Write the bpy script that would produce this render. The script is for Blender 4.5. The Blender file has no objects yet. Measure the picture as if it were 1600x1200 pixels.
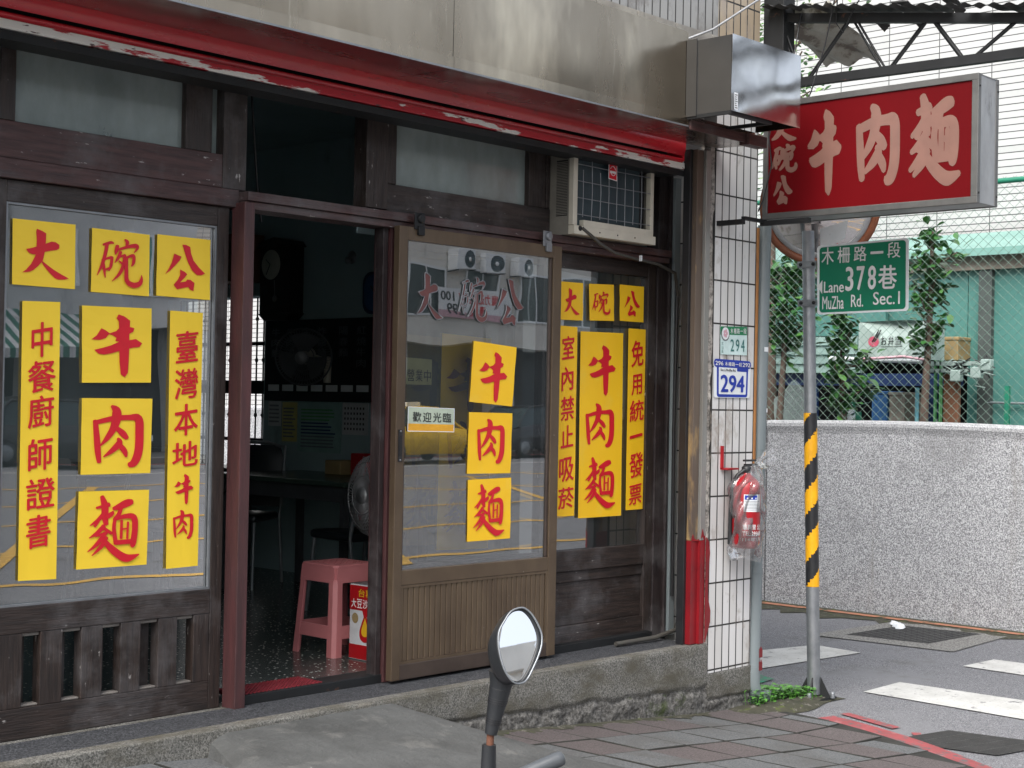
import bpy, bmesh, math, random
from mathutils import Vector, Matrix
random.seed(7)
R = math.radians
SC = bpy.context.scene
COL = SC.collection

# ------------------------------------------------------------------ camera, sky, sun, exposure
def setup_view():
    yaw, pitch, roll = R(43.03), R(0.683), R(1.076)
    f = Vector((math.cos(yaw)*math.cos(pitch), math.sin(yaw)*math.cos(pitch), math.sin(pitch)))
    r = Vector((math.sin(yaw), -math.cos(yaw), 0)); u = r.cross(f)
    r2 = r*math.cos(roll) + u*math.sin(roll); u2 = u*math.cos(roll) - r*math.sin(roll)
    cd = bpy.data.cameras.new('camera'); cam = bpy.data.objects.new('camera', cd); COL.objects.link(cam)
    m = Matrix((r2, u2, -f)).transposed().to_4x4(); m.translation = Vector((0, 0, 1.63))
    cam.matrix_world = m
    cd.sensor_width = 36; cd.lens = 36*2370.5/1600; cd.clip_start = .05; cd.clip_end = 400
    SC.camera = cam
    w = bpy.data.worlds.new('World'); SC.world = w; w.use_nodes = True
    nt = w.node_tree; bg = nt.nodes['Background']
    sky = nt.nodes.new('ShaderNodeTexSky'); sky.sky_type = 'NISHITA'; sky.sun_disc = False
    el, az = R(50), R(252)
    sky.sun_elevation = el; sky.sun_rotation = az
    sky.air_density = 1.0; sky.dust_density = 4.0; sky.ozone_density = 1.0
    hs = nt.nodes.new('ShaderNodeHueSaturation'); hs.inputs['Saturation'].default_value = .42
    nt.links.new(sky.outputs[0], hs.inputs['Color']); nt.links.new(hs.outputs[0], bg.inputs[0]); bg.inputs[1].default_value = 0.15
    sd = bpy.data.lights.new('sun', 'SUN'); sd.energy = 1.5; sd.angle = R(40); sd.color = (1, .97, .93)
    so = bpy.data.objects.new('sun', sd); COL.objects.link(so)
    # direction to the sun: rotation is clockwise from +Y seen from above
    d = Vector((math.sin(az)*math.cos(el), math.cos(az)*math.cos(el), math.sin(el)))
    so.rotation_euler = d.to_track_quat('Z', 'Y').to_euler(); so.location = d*50
    vs = SC.view_settings; vs.view_transform = 'Standard'; vs.look = 'None'; vs.gamma = 1; vs.exposure = 1.1
    SC.cycles.use_denoising = True
    SC.cycles.max_bounces = 10; SC.cycles.transparent_max_bounces = 16
setup_view()

# ------------------------------------------------------------------ helpers: materials
def nodes(name):
    m = bpy.data.materials.new(name); m.use_nodes = True
    nt = m.node_tree
    return m, nt, nt.nodes['Principled BSDF'], nt.nodes['Material Output']
def _noise(nt, tc, scale, stretch=(1, 1, 1), detail=6, rough=.6, dist=0):
    mp = nt.nodes.new('ShaderNodeMapping'); mp.inputs['Scale'].default_value = stretch
    nt.links.new(tc.outputs['Object'], mp.inputs[0])
    n = nt.nodes.new('ShaderNodeTexNoise'); n.inputs['Scale'].default_value = scale
    n.inputs['Detail'].default_value = detail; n.inputs['Roughness'].default_value = rough
    n.inputs['Distortion'].default_value = dist
    nt.links.new(mp.outputs[0], n.inputs['Vector']); return n
def _ramp(nt, src, a, b, ca=(0, 0, 0, 1), cb=(1, 1, 1, 1)):
    r = nt.nodes.new('ShaderNodeValToRGB'); e = r.color_ramp.elements
    e[0].position = a; e[1].position = b; e[0].color = ca; e[1].color = cb
    nt.links.new(src, r.inputs[0]); return r
def _mix(nt, fac, a, b):
    m = nt.nodes.new('ShaderNodeMix'); m.data_type = 'RGBA'
    for s, v in ((m.inputs[0], fac), (m.inputs[6], a), (m.inputs[7], b)):
        if hasattr(v, 'is_linked'): nt.links.new(v, s)
        else: s.default_value = v
    return m.outputs[2]
def c4(c): return (c[0], c[1], c[2], 1)
def pbr(name, col, col2=None, scale=8, stretch=(1, 1, 1), rough=.6, rough2=None, metal=0, bump=0, bscale=None,
        flecks=(), spec=.5, dist=0, lo=.35, hi=.65, bstretch=None):
    m, nt, p, out = nodes(name); tc = nt.nodes.new('ShaderNodeTexCoord')
    p.inputs['Metallic'].default_value = metal; p.inputs['Specular IOR Level'].default_value = spec
    p.inputs['Roughness'].default_value = rough
    if col2 is None:
        col2 = tuple(x*.78 for x in col)
    n = _noise(nt, tc, scale, stretch, dist=dist)
    cur = _ramp(nt, n.outputs['Fac'], lo, hi, c4(col), c4(col2)).outputs[0]
    for (fc, fs, fst, a, b) in flecks:
        fn = _noise(nt, tc, fs, fst, detail=5, rough=.65)
        k = _ramp(nt, fn.outputs['Fac'], a, b).outputs[0]
        cur = _mix(nt, k, cur, c4(fc))
    nt.links.new(cur, p.inputs['Base Color'])
    if rough2 is not None:
        n2 = _noise(nt, tc, scale*1.7, stretch)
        rr = _ramp(nt, n2.outputs['Fac'], .35, .65, (rough,)*3+(1,), (rough2,)*3+(1,))
        nt.links.new(rr.outputs[0], p.inputs['Roughness'])
    if bump:
        bn = _noise(nt, tc, bscale or scale*3, bstretch or stretch, detail=4)
        b = nt.nodes.new('ShaderNodeBump'); b.inputs['Strength'].default_value = bump; b.inputs['Distance'].default_value = .01
        nt.links.new(bn.outputs['Fac'], b.inputs['Height']); nt.links.new(b.outputs[0], p.inputs['Normal'])
    return m
def glass(name, tint=(.86, .93, .92), dust=.03, dustcol=(.5, .55, .55), boost=1.9, wave=.02, rough=0.0):
    m, nt, p, out = nodes(name); nt.nodes.remove(p); tc = nt.nodes.new('ShaderNodeTexCoord')
    tr = nt.nodes.new('ShaderNodeBsdfTransparent'); tr.inputs[0].default_value = c4(tint)
    gl = nt.nodes.new('ShaderNodeBsdfGlossy'); gl.inputs['Roughness'].default_value = rough
    fr = nt.nodes.new('ShaderNodeFresnel'); fr.inputs[0].default_value = 1.5
    mu = nt.nodes.new('ShaderNodeMath'); mu.operation = 'MULTIPLY'; mu.use_clamp = True; mu.inputs[1].default_value = boost
    nt.links.new(fr.outputs[0], mu.inputs[0])
    bn = _noise(nt, tc, 2.2, detail=1); b = nt.nodes.new('ShaderNodeBump'); b.inputs['Strength'].default_value = wave; b.inputs['Distance'].default_value = .05
    nt.links.new(bn.outputs['Fac'], b.inputs['Height']); nt.links.new(b.outputs[0], gl.inputs['Normal'])
    mx = nt.nodes.new('ShaderNodeMixShader'); nt.links.new(mu.outputs[0], mx.inputs[0])
    nt.links.new(tr.outputs[0], mx.inputs[1]); nt.links.new(gl.outputs[0], mx.inputs[2])
    df = nt.nodes.new('ShaderNodeBsdfDiffuse'); df.inputs[0].default_value = c4(dustcol)
    dn = _noise(nt, tc, 3, (1, 1, .5)); dr = _ramp(nt, dn.outputs['Fac'], .3, .75, (dust*.5,)*3+(1,), (dust*1.6,)*3+(1,))
    m2 = nt.nodes.new('ShaderNodeMixShader'); nt.links.new(dr.outputs[0], m2.inputs[0])
    nt.links.new(mx.outputs[0], m2.inputs[1]); nt.links.new(df.outputs[0], m2.inputs[2])
    nt.links.new(m2.outputs[0], out.inputs[0]); return m
def tiles(name, tile, grout, axes, w, h, mortar, off=(0, 0), rough=.25, dirt=(.3, .26, .22), dirtlo=.56, squash=0.0, tile2=None, bump=.35):
    """stack-bond tiles from a Brick texture laid over two object axes"""
    m, nt, p, out = nodes(name); tc = nt.nodes.new('ShaderNodeTexCoord')
    sx = nt.nodes.new('ShaderNodeSeparateXYZ'); nt.links.new(tc.outputs['Object'], sx.inputs[0])
    cb = nt.nodes.new('ShaderNodeCombineXYZ')
    for i in (0, 1):
        a = nt.nodes.new('ShaderNodeMath'); a.operation = 'ADD'; a.inputs[1].default_value = off[i]
        nt.links.new(sx.outputs[axes[i]], a.inputs[0]); nt.links.new(a.outputs[0], cb.inputs[i])
    br = nt.nodes.new('ShaderNodeTexBrick'); br.offset = squash; br.squash = 1
    br.inputs['Scale'].default_value = 1; br.inputs['Brick Width'].default_value = w; br.inputs['Row Height'].default_value = h
    br.inputs['Mortar Size'].default_value = mortar; br.inputs['Mortar Smooth'].default_value = .15
    br.inputs['Color1'].default_value = c4(tile); br.inputs['Color2'].default_value = c4(tile2 or tuple(x*.9 for x in tile)); br.inputs['Mortar'].default_value = c4(grout)
    nt.links.new(cb.outputs[0], br.inputs['Vector'])
    dn = _noise(nt, tc, 5, (1, 1, .6), detail=8, rough=.7)
    k = _ramp(nt, dn.outputs['Fac'], dirtlo, dirtlo+.14).outputs[0]
    nt.links.new(_mix(nt, k, br.outputs['Color'], c4(dirt)), p.inputs['Base Color'])
    rr = _ramp(nt, br.outputs['Fac'], 0, 1, (rough,)*3+(1,), (.85,)*3+(1,)); nt.links.new(rr.outputs[0], p.inputs['Roughness'])
    b = nt.nodes.new('ShaderNodeBump'); b.inputs['Strength'].default_value = bump; b.inputs['Distance'].default_value = .006; b.invert = True
    nt.links.new(br.outputs['Fac'], b.inputs['Height']); nt.links.new(b.outputs[0], p.inputs['Normal'])
    return m
def pebble(name, cols, scale, rough=.85, bump=.6, stain=None):
    """washed pebble finish: fine high-contrast speckle"""
    m, nt, p, out = nodes(name); tc = nt.nodes.new('ShaderNodeTexCoord')
    n = _noise(nt, tc, scale, detail=3, rough=.7)
    r = nt.nodes.new('ShaderNodeValToRGB'); e = r.color_ramp.elements
    e[0].position = .36; e[0].color = c4(cols[0]); e[1].position = .62; e[1].color = c4(cols[-1])
    if len(cols) > 2:
        q = e.new(.48); q.color = c4(cols[1])
    nt.links.new(n.outputs['Fac'], r.inputs[0]); cur = r.outputs[0]
    for s in (stain or ()):
        fn = _noise(nt, tc, s[1], s[2], detail=7, rough=.65)
        cur = _mix(nt, _ramp(nt, fn.outputs['Fac'], s[3], s[4]).outputs[0], cur, c4(s[0]))
    nt.links.new(cur, p.inputs['Base Color']); p.inputs['Roughness'].default_value = rough
    b = nt.nodes.new('ShaderNodeBump'); b.inputs['Strength'].default_value = bump; b.inputs['Distance'].default_value = .008
    nt.links.new(n.outputs['Fac'], b.inputs['Height']); nt.links.new(b.outputs[0], p.inputs['Normal'])
    return m

M = {}
WOODF = [((.17, .155, .165), 5, (1, 1, 1), .58, .78)]
def wood(name, st, c1=(.036, .0245, .0205), c2=(.014, .010, .009), wear=None):
    fl = [((.095, .09, .092), 3.5, (1, 1, 1), .50, .78)]
    if wear: fl.append(((.42, .40, .38), 26, wear, .66, .72))
    return pbr(name, c1, c2, 14, st, rough=.42, rough2=.62, bump=.35, bscale=30, flecks=fl)
M['wood_v'] = wood('timber_vertical', (4, 4, .35), wear=(1.6, 1.6, .5))
M['wood_h'] = wood('timber_horizontal', (.35, 4, 4), wear=(.5, 1.6, 1.8))
M['wood_d'] = wood('timber_dark', (4, 4, .35), (.03, .02, .02), (.014, .01, .011))
M['wood_r'] = wood('timber_red_brown', (.35, 4, 4), (.075, .035, .033), (.035, .018, .018), (.5, 1.6, 1.8))
M['post'] = pbr('old_red_paint', (.078, .028, .029), (.045, .02, .021), 9, (3, 3, .4), rough=.5, bump=.25, flecks=[((.06, .03, .03), 20, (1, 1, .4), .62, .7)])
M['alu'] = pbr('bronze_aluminium', (.125, .09, .058), (.09, .063, .042), 6, (1, 1, .6), rough=.38, rough2=.5, metal=.35, bump=.06, flecks=[((.28, .25, .21), 30, (1, 1, 1), .70, .74)])
M['alu_d'] = pbr('dark_bronze_aluminium', (.075, .055, .045), (.05, .036, .03), 6, rough=.4, metal=.3)
M['glass'] = glass('window_glass', dust=.045, dustcol=(.40, .46, .47), boost=7.0)
M['door_glass'] = glass('door_glass', dust=.04, dustcol=(.40, .46, .47), boost=7.5)
M['frost'] = glass('frosted_glass', tint=(.75, .83, .82), dust=.55, dustcol=(.36, .42, .41), boost=2.2, rough=.08)
M['red'] = pbr('shutter_red', (.56, .014, .026), (.36, .011, .02), 5, (.25, 1, 1), rough=.2, rough2=.34, bump=.12, bscale=8, flecks=[((.05, .03, .03), 9, (.5, 1, 2.5), .62, .72), ((.7, .66, .62), 30, (.5, 2, 2), .70, .72)])
M['red'].node_tree.nodes['Principled BSDF'].inputs['Coat Weight'].default_value = .5
M['red'].node_tree.nodes['Principled BSDF'].inputs['Coat Roughness'].default_value = .18
def _peel():
    m, nt, p, out = nodes('peeling_red_bar'); tc = nt.nodes.new('ShaderNodeTexCoord')
    n = _noise(nt, tc, 5, (.45, 1, 2.6), detail=8, rough=.6); n2 = _noise(nt, tc, 26, (.5, 1, 2), detail=3)
    sx = nt.nodes.new('ShaderNodeSeparateXYZ'); nt.links.new(tc.outputs['Object'], sx.inputs[0])
    mr = nt.nodes.new('ShaderNodeMapRange'); nt.links.new(sx.outputs[0], mr.inputs[0])
    for i, v in ((1, 2.6), (2, 4.6), (3, .10), (4, -.02)): mr.inputs[i].default_value = v
    a = nt.nodes.new('ShaderNodeMath'); a.operation = 'ADD'; nt.links.new(n.outputs['Fac'], a.inputs[0]); nt.links.new(mr.outputs[0], a.inputs[1])
    k = _ramp(nt, a.outputs[0], .53, .55).outputs[0]; k2 = _ramp(nt, n2.outputs['Fac'], .64, .68).outputs[0]
    cur = _mix(nt, k, (.42, .014, .026, 1), (.74, .72, .68, 1)); cur = _mix(nt, k2, cur, (.07, .03, .03, 1))
    nt.links.new(cur, p.inputs['Base Color']); p.inputs['Roughness'].default_value = .45; return m
M['peel_old'] = pbr('peeling_red_on_white', (.36, .02, .03), (.26, .015, .02), 5, (.25, 1, 1), rough=.45, flecks=[((.62, .6, .56), 4, (.40, 1, 2.4), .515, .54), ((.08, .05, .05), 14, (.6, 1, 2), .63, .68)])
M['peel'] = _peel()
M['steel'] = pbr('stained_steel', (.44, .38, .295), (.31, .265, .205), 1.6, (1, 1, .35), rough=.18, rough2=.32, metal=1, bump=.14, bscale=2.5, dist=1.2, bstretch=(1, 1, .5),
                 flecks=[((.62, .54, .41), 1.3, (1.6, 1, .5), .52, .72), ((.25, .21, .155), 5, (1.4, 1, .5), .60, .84), ((.70, .63, .50), 9, (1.6, 1, .16), .64, .80)])
M['steel_b'] = pbr('polished_steel', (.66, .66, .66), (.56, .56, .57), 3, rough=.10, rough2=.2, metal=1, bump=.10, bscale=1.6)
M['steel_s'] = pbr('soffit_steel', (.40, .37, .34), (.28, .25, .23), 3, (.4, 1, 1), rough=.16, rough2=.3, metal=.95, bump=.1, bscale=2.2)
M['galv'] = pbr('galvanised_steel', (.29, .305, .32), (.22, .235, .25), 14, rough=.42, rough2=.55, metal=.7, bump=.05)
M['galv_dark'] = pbr('dark_iron', (.013, .0145, .016), (.008, .009, .010), 8, rough=.6, metal=.2, flecks=[((.16, .06, .03), 9, (1, 1, 1), .66, .74)])
M['rust'] = pbr('rusty_iron', (.16, .06, .03), (.08, .035, .022), 12, rough=.8)
M['black'] = pbr('black_plastic', (.018, .019, .021), (.012, .012, .014), 20, rough=.42)
M['dark'] = pbr('dark_void', (.012, .012, .013), rough=.8)
M['tile'] = tiles('white_wall_tile', (.66, .655, .65), (.03, .029, .028), (0, 2), .0640, .227, .0048, off=(-6.515+.064*200, -1.611+.227*20+.002), tile2=(.55, .54, .52))
M['tile_up'] = tiles('grey_wall_tile', (.30, .30, .29), (.03, .03, .03), (0, 2), .0640, .227, .0048, off=(12.8, -3.545+4.54), dirtlo=.5, dirt=(.16, .15, .14))
M['tile_tan'] = tiles('tan_wall_tile', (.40, .33, .24), (.03, .03, .03), (0, 2), .0640, .227, .0048, off=(12.8, -3.545+4.54), dirtlo=.55)
M['mortar'] = pebble('bare_mortar', [(.10, .095, .085), (.24, .22, .20), (.34, .32, .29)], 40, stain=[((.42, .41, .40), 4, (1, 1, .4), .55, .62)])
M['plinth'] = pebble('washed_pebble_plinth', [(.05, .05, .046), (.125, .122, .110), (.24, .235, .215)], 150,
                     stain=[((.085, .078, .058), 3.0, (1, 1, 1.8), .46, .64), ((.22, .20, .165), 5, (.7, 1, 1.6), .60, .72)])
M['plinth_low'] = pebble('broken_mortar', [(.045, .043, .04), (.10, .096, .088), (.17, .165, .155)], 55, bump=1, stain=[((.24, .235, .225), 6, (1, 1, 1), .60, .66), ((.045, .06, .018), 4, (1, 1, 1.2), .62, .70)])
M['sillstone'] = pebble('dark_sill_pebble', [(.015, .017, .02), (.035, .038, .043), (.11, .114, .125)], 130, rough=.6, stain=[((.16, .15, .14), 3, (.4, 1, 1), .60, .70)])
M['ramp'] = pbr('worn_concrete', (.088, .091, .09), (.056, .058, .057), 3.5, rough=.85, bump=.9, bscale=24, flecks=[((.135, .135, .128), 6, (1, 1, 1), .56, .74), ((.05, .05, .048), 2.2, (1, 1, 1), .58, .74), ((.36, .35, .33), 45, (.6, 1.2, 1), .70, .74)])
M['asphalt'] = pebble('asphalt', [(.062, .064, .07), (.122, .125, .134), (.27, .27, .285)], 150, rough=.9, bump=.4, stain=[((.165, .168, .178), 1.4, (1, 1, 1), .50, .66), ((.085, .083, .075), 1.1, (1, 1, 1), .58, .72)])
M['paver_a'] = pebble('grey_paver', [(.048, .052, .054), (.092, .098, .102), (.145, .15, .153)], 120, rough=.8, bump=.3, stain=[((.075, .073, .07), 2.5, (1, 1, 1), .52, .7)])
M['paver_b'] = pebble('reddish_paver', [(.043, .036, .036), (.082, .068, .068), (.124, .106, .106)], 120, rough=.8, bump=.3, stain=[((.075, .07, .068), 2.5, (1, 1, 1), .52, .7)])
M['joint'] = pbr('paver_joint', (.012, .012, .010), (.03, .03, .026), 6, rough=.95)
M['paint_w'] = pbr('road_paint_white', (.54, .54, .52), (.42, .42, .40), 5, rough=.7, bump=.2, bscale=60, flecks=[((.14, .14, .145), 9, (1, 1, 1), .60, .66), ((.26, .255, .25), 46, (1, 1, 1), .58, .68)])
M['paint_r'] = pbr('road_paint_red', (.30, .060, .066), (.23, .052, .056), 8, rough=.75, bump=.2, bscale=60, flecks=[((.09, .085, .088), 22, (1, 1, 1), .55, .62), ((.34, .16, .16), 7, (1, 1, 1), .56, .72), ((.10, .098, .10), 5, (1, 1, 1), .60, .66)])
M['paint_y'] = pbr('road_paint_yellow', (.62, .36, .05), (.46, .28, .06), 6, rough=.7, flecks=[((.12, .115, .1), 9, (1, 1, 1), .62, .68)])
M['paint_o'] = pbr('road_paint_orange', (.42, .17, .09), (.30, .14, .09), 9, rough=.8, flecks=[((.05, .06, .03), 7, (1, 1, 1), .54, .62)])
M['granite'] = pebble('granite_pebble_dash', [(.11, .113, .12), (.26, .263, .275), (.55, .555, .57)], 108, bump=.5, stain=[((.18, .182, .185), 1.2, (1, 1, 1), .55, .85), ((.22, .21, .195), 3.0, (1, 2.2, .18), .58, .80)])
M['granite_top'] = pebble('granite_coping', [(.16, .165, .17), (.34, .345, .355), (.5, .505, .515)], 108, bump=.4)
M['wire_green'] = pbr('green_pvc_wire', (.12, .20, .155), (.08, .15, .115), 20, rough=.4)
M['green_pipe'] = pbr('green_pipe', (.02, .20, .12), rough=.4)
M['teal'] = pbr('teal_translucent_sheet', (.075, .205, .18), (.055, .165, .145), 1.2, rough=.35, flecks=[((.11, .27, .24), 1.5, (1, 1, .3), .6, .8)])
M['teal_l'] = pbr('pale_teal_sheet', (.20, .37, .325), (.15, .31, .27), 2, rough=.4)
M['beam'] = pbr('beam_grey_brown', (.26, .23, .19), (.18, .16, .13), 4, rough=.7)
M['whitebld'] = tiles('white_facade_tile', (.47, .47, .465), (.075, .075, .075), (1, 2), .60, .072, .0058, rough=.35, dirt=(.6, .6, .6), dirtlo=.66, bump=.2)
M['int_wall'] = pbr('interior_plaster', (.33, .44, .46), (.27, .37, .38), 1.5, rough=.85, flecks=[((.12, .15, .15), 2.2, (1, 1, .5), .62, .8)])
M['int_dark'] = pbr('interior_dark', (.05, .055, .06), rough=.8)
M['terrazzo'] = pebble('black_terrazzo', [(.012, .014, .014), (.02, .022, .022), (.75, .76, .72)], 34, rough=.22, bump=.03)
def _terrazzo():
    m, nt, p, out = nodes('terrazzo_floor'); tc = nt.nodes.new('ShaderNodeTexCoord')
    v = nt.nodes.new('ShaderNodeTexVoronoi'); v.inputs['Scale'].default_value = 38; nt.links.new(tc.outputs['Object'], v.inputs['Vector'])
    k = _ramp(nt, v.outputs['Distance'], .16, .24, (1, 1, 1, 1), (0, 0, 0, 1)).outputs[0]
    n = _noise(nt, tc, 60, detail=1); k2 = _ramp(nt, n.outputs['Fac'], .42, .50).outputs[0]
    mm = nt.nodes.new('ShaderNodeMath'); mm.operation = 'MULTIPLY'; nt.links.new(k, mm.inputs[0]); nt.links.new(k2, mm.inputs[1])
    nt.links.new(_mix(nt, mm.outputs[0], (.05, .06, .056, 1), (.72, .74, .68, 1)), p.inputs['Base Color'])
    p.inputs['Roughness'].default_value = .22; return m
M['terrazzo'] = _terrazzo()
M['ink'] = pbr('red_ink', (.62, .006, .02), (.56, .006, .018), 10, rough=.5)
M['ink_fade'] = pbr('faded_red_decal', (.16, .055, .05), (.10, .04, .04), 12, rough=.6)
M['white_ink'] = pbr('white_ink', (.8, .8, .8), rough=.5)
M['black_ink'] = pbr('black_ink', (.02, .02, .022), rough=.5)
M['paper_l'] = pbr('lemon_yellow_card', (.89, .62, .035), (.86, .585, .03), 3, rough=.55)
M['paper_o'] = pbr('orange_yellow_card', (.90, .54, .012), (.86, .50, .012), 3, rough=.55, flecks=[((.84, .56, .06), 5, (1, 1, 1), .55, .8)])
M['paper_w'] = pbr('white_paper', (.55, .57, .58), (.44, .46, .48), 4, rough=.7, bump=.2)
M['rubber'] = pbr('red_rubber_mat', (.22, .02, .03), (.14, .014, .02), 30, rough=.6)
M['pink'] = pbr('pink_stool_plastic', (.52, .185, .19), (.47, .165, .17), 6, rough=.36)
M['blue_plate'] = pbr('plate_blue', (.008, .035, .36), rough=.35)
M['green_plate'] = pbr('plate_green', (.005, .20, .075), rough=.35)
M['road_green'] = pbr('road_sign_green', (.0, .19, .098), (.0, .17, .09), 4, rough=.4)
M['white_plate'] = pbr('plate_white', (.74, .77, .79), (.68, .71, .73), 5, rough=.35, flecks=[((.4, .4, .4), 14, (1, 1, 1), .68, .75)])
M['pale_green'] = pbr('plate_pale_green', (.60, .76, .74), rough=.35)
M['sign_red'] = pbr('sign_red', (.115, .001, .003), (.10, .001, .0028), 2, rough=.55, spec=.12)
M['sign_tan'] = pbr('sign_lettering_tan', (.21, .108, .085), (.18, .094, .074), 9, rough=.4)
M['cast_alu'] = pbr('weathered_aluminium', (.42, .43, .44), (.30, .31, .32), 7, (1, 1, .5), rough=.45, rough2=.6, metal=.6, flecks=[((.14, .13, .12), 10, (1, 1, .3), .62, .72)])
M['ac'] = pbr('ivory_ac_case', (.56, .53, .44), (.46, .43, .36), 5, rough=.5, flecks=[((.22, .18, .13), 12, (1, 1, .6), .66, .72)])
M['fin'] = pbr('ac_coil', (.03, .055, .065), (.02, .04, .05), 30, (1, 1, .1), rough=.5)
M['cable'] = pbr('grey_cable', (.07, .066, .058), rough=.6)
M['pvc'] = pbr('grey_pvc_pipe', (.19, .222, .232), (.15, .178, .186), 4, (1, 1, .4), rough=.4, flecks=[((.14, .15, .15), 9, (1, 1, .5), .66, .75)])
M['ext_red'] = pbr('extinguisher_red', (.36, .008, .015), rough=.3)
M['bag'] = glass('clear_plastic_bag', tint=(.9, .9, .9), dust=.13, dustcol=(.70, .71, .73), boost=1.6, wave=.9, rough=.12)
M['warn_y'] = pbr('warning_yellow', (.82, .40, .004), rough=.45)
M['scoot'] = pbr('scooter_dark_grey', (.020, .022, .025), (.014, .016, .018), 12, rough=.35, rough2=.5, spec=.5)
M['chrome'] = pbr('mirror_silver', (.92, .93, .94), (.90, .91, .92), 3, rough=.01, metal=1)
M['mauve'] = pbr('scooter_mauve_paint', (.22, .19, .205), rough=.25)
M['rim_o'] = pbr('orange_mirror_rim', (.24, .07, .028), (.16, .055, .024), 9, rough=.5)
M['leaf'] = pbr('dark_leaf', (.022, .085, .024), (.05, .15, .04), 5, rough=.28)
M['leaf2'] = pbr('bright_leaf', (.09, .22, .05), (.05, .15, .035), 5, rough=.35)
M['leaf_p'] = pbr('pale_leaf', (.22, .36, .12), (.16, .28, .09), 5, rough=.5)
M['bark'] = pbr('bark', (.12, .085, .065), (.07, .05, .04), 18, (1, 1, .3), rough=.9, bump=.6)
M['frost_w'] = M['frost']

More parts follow.
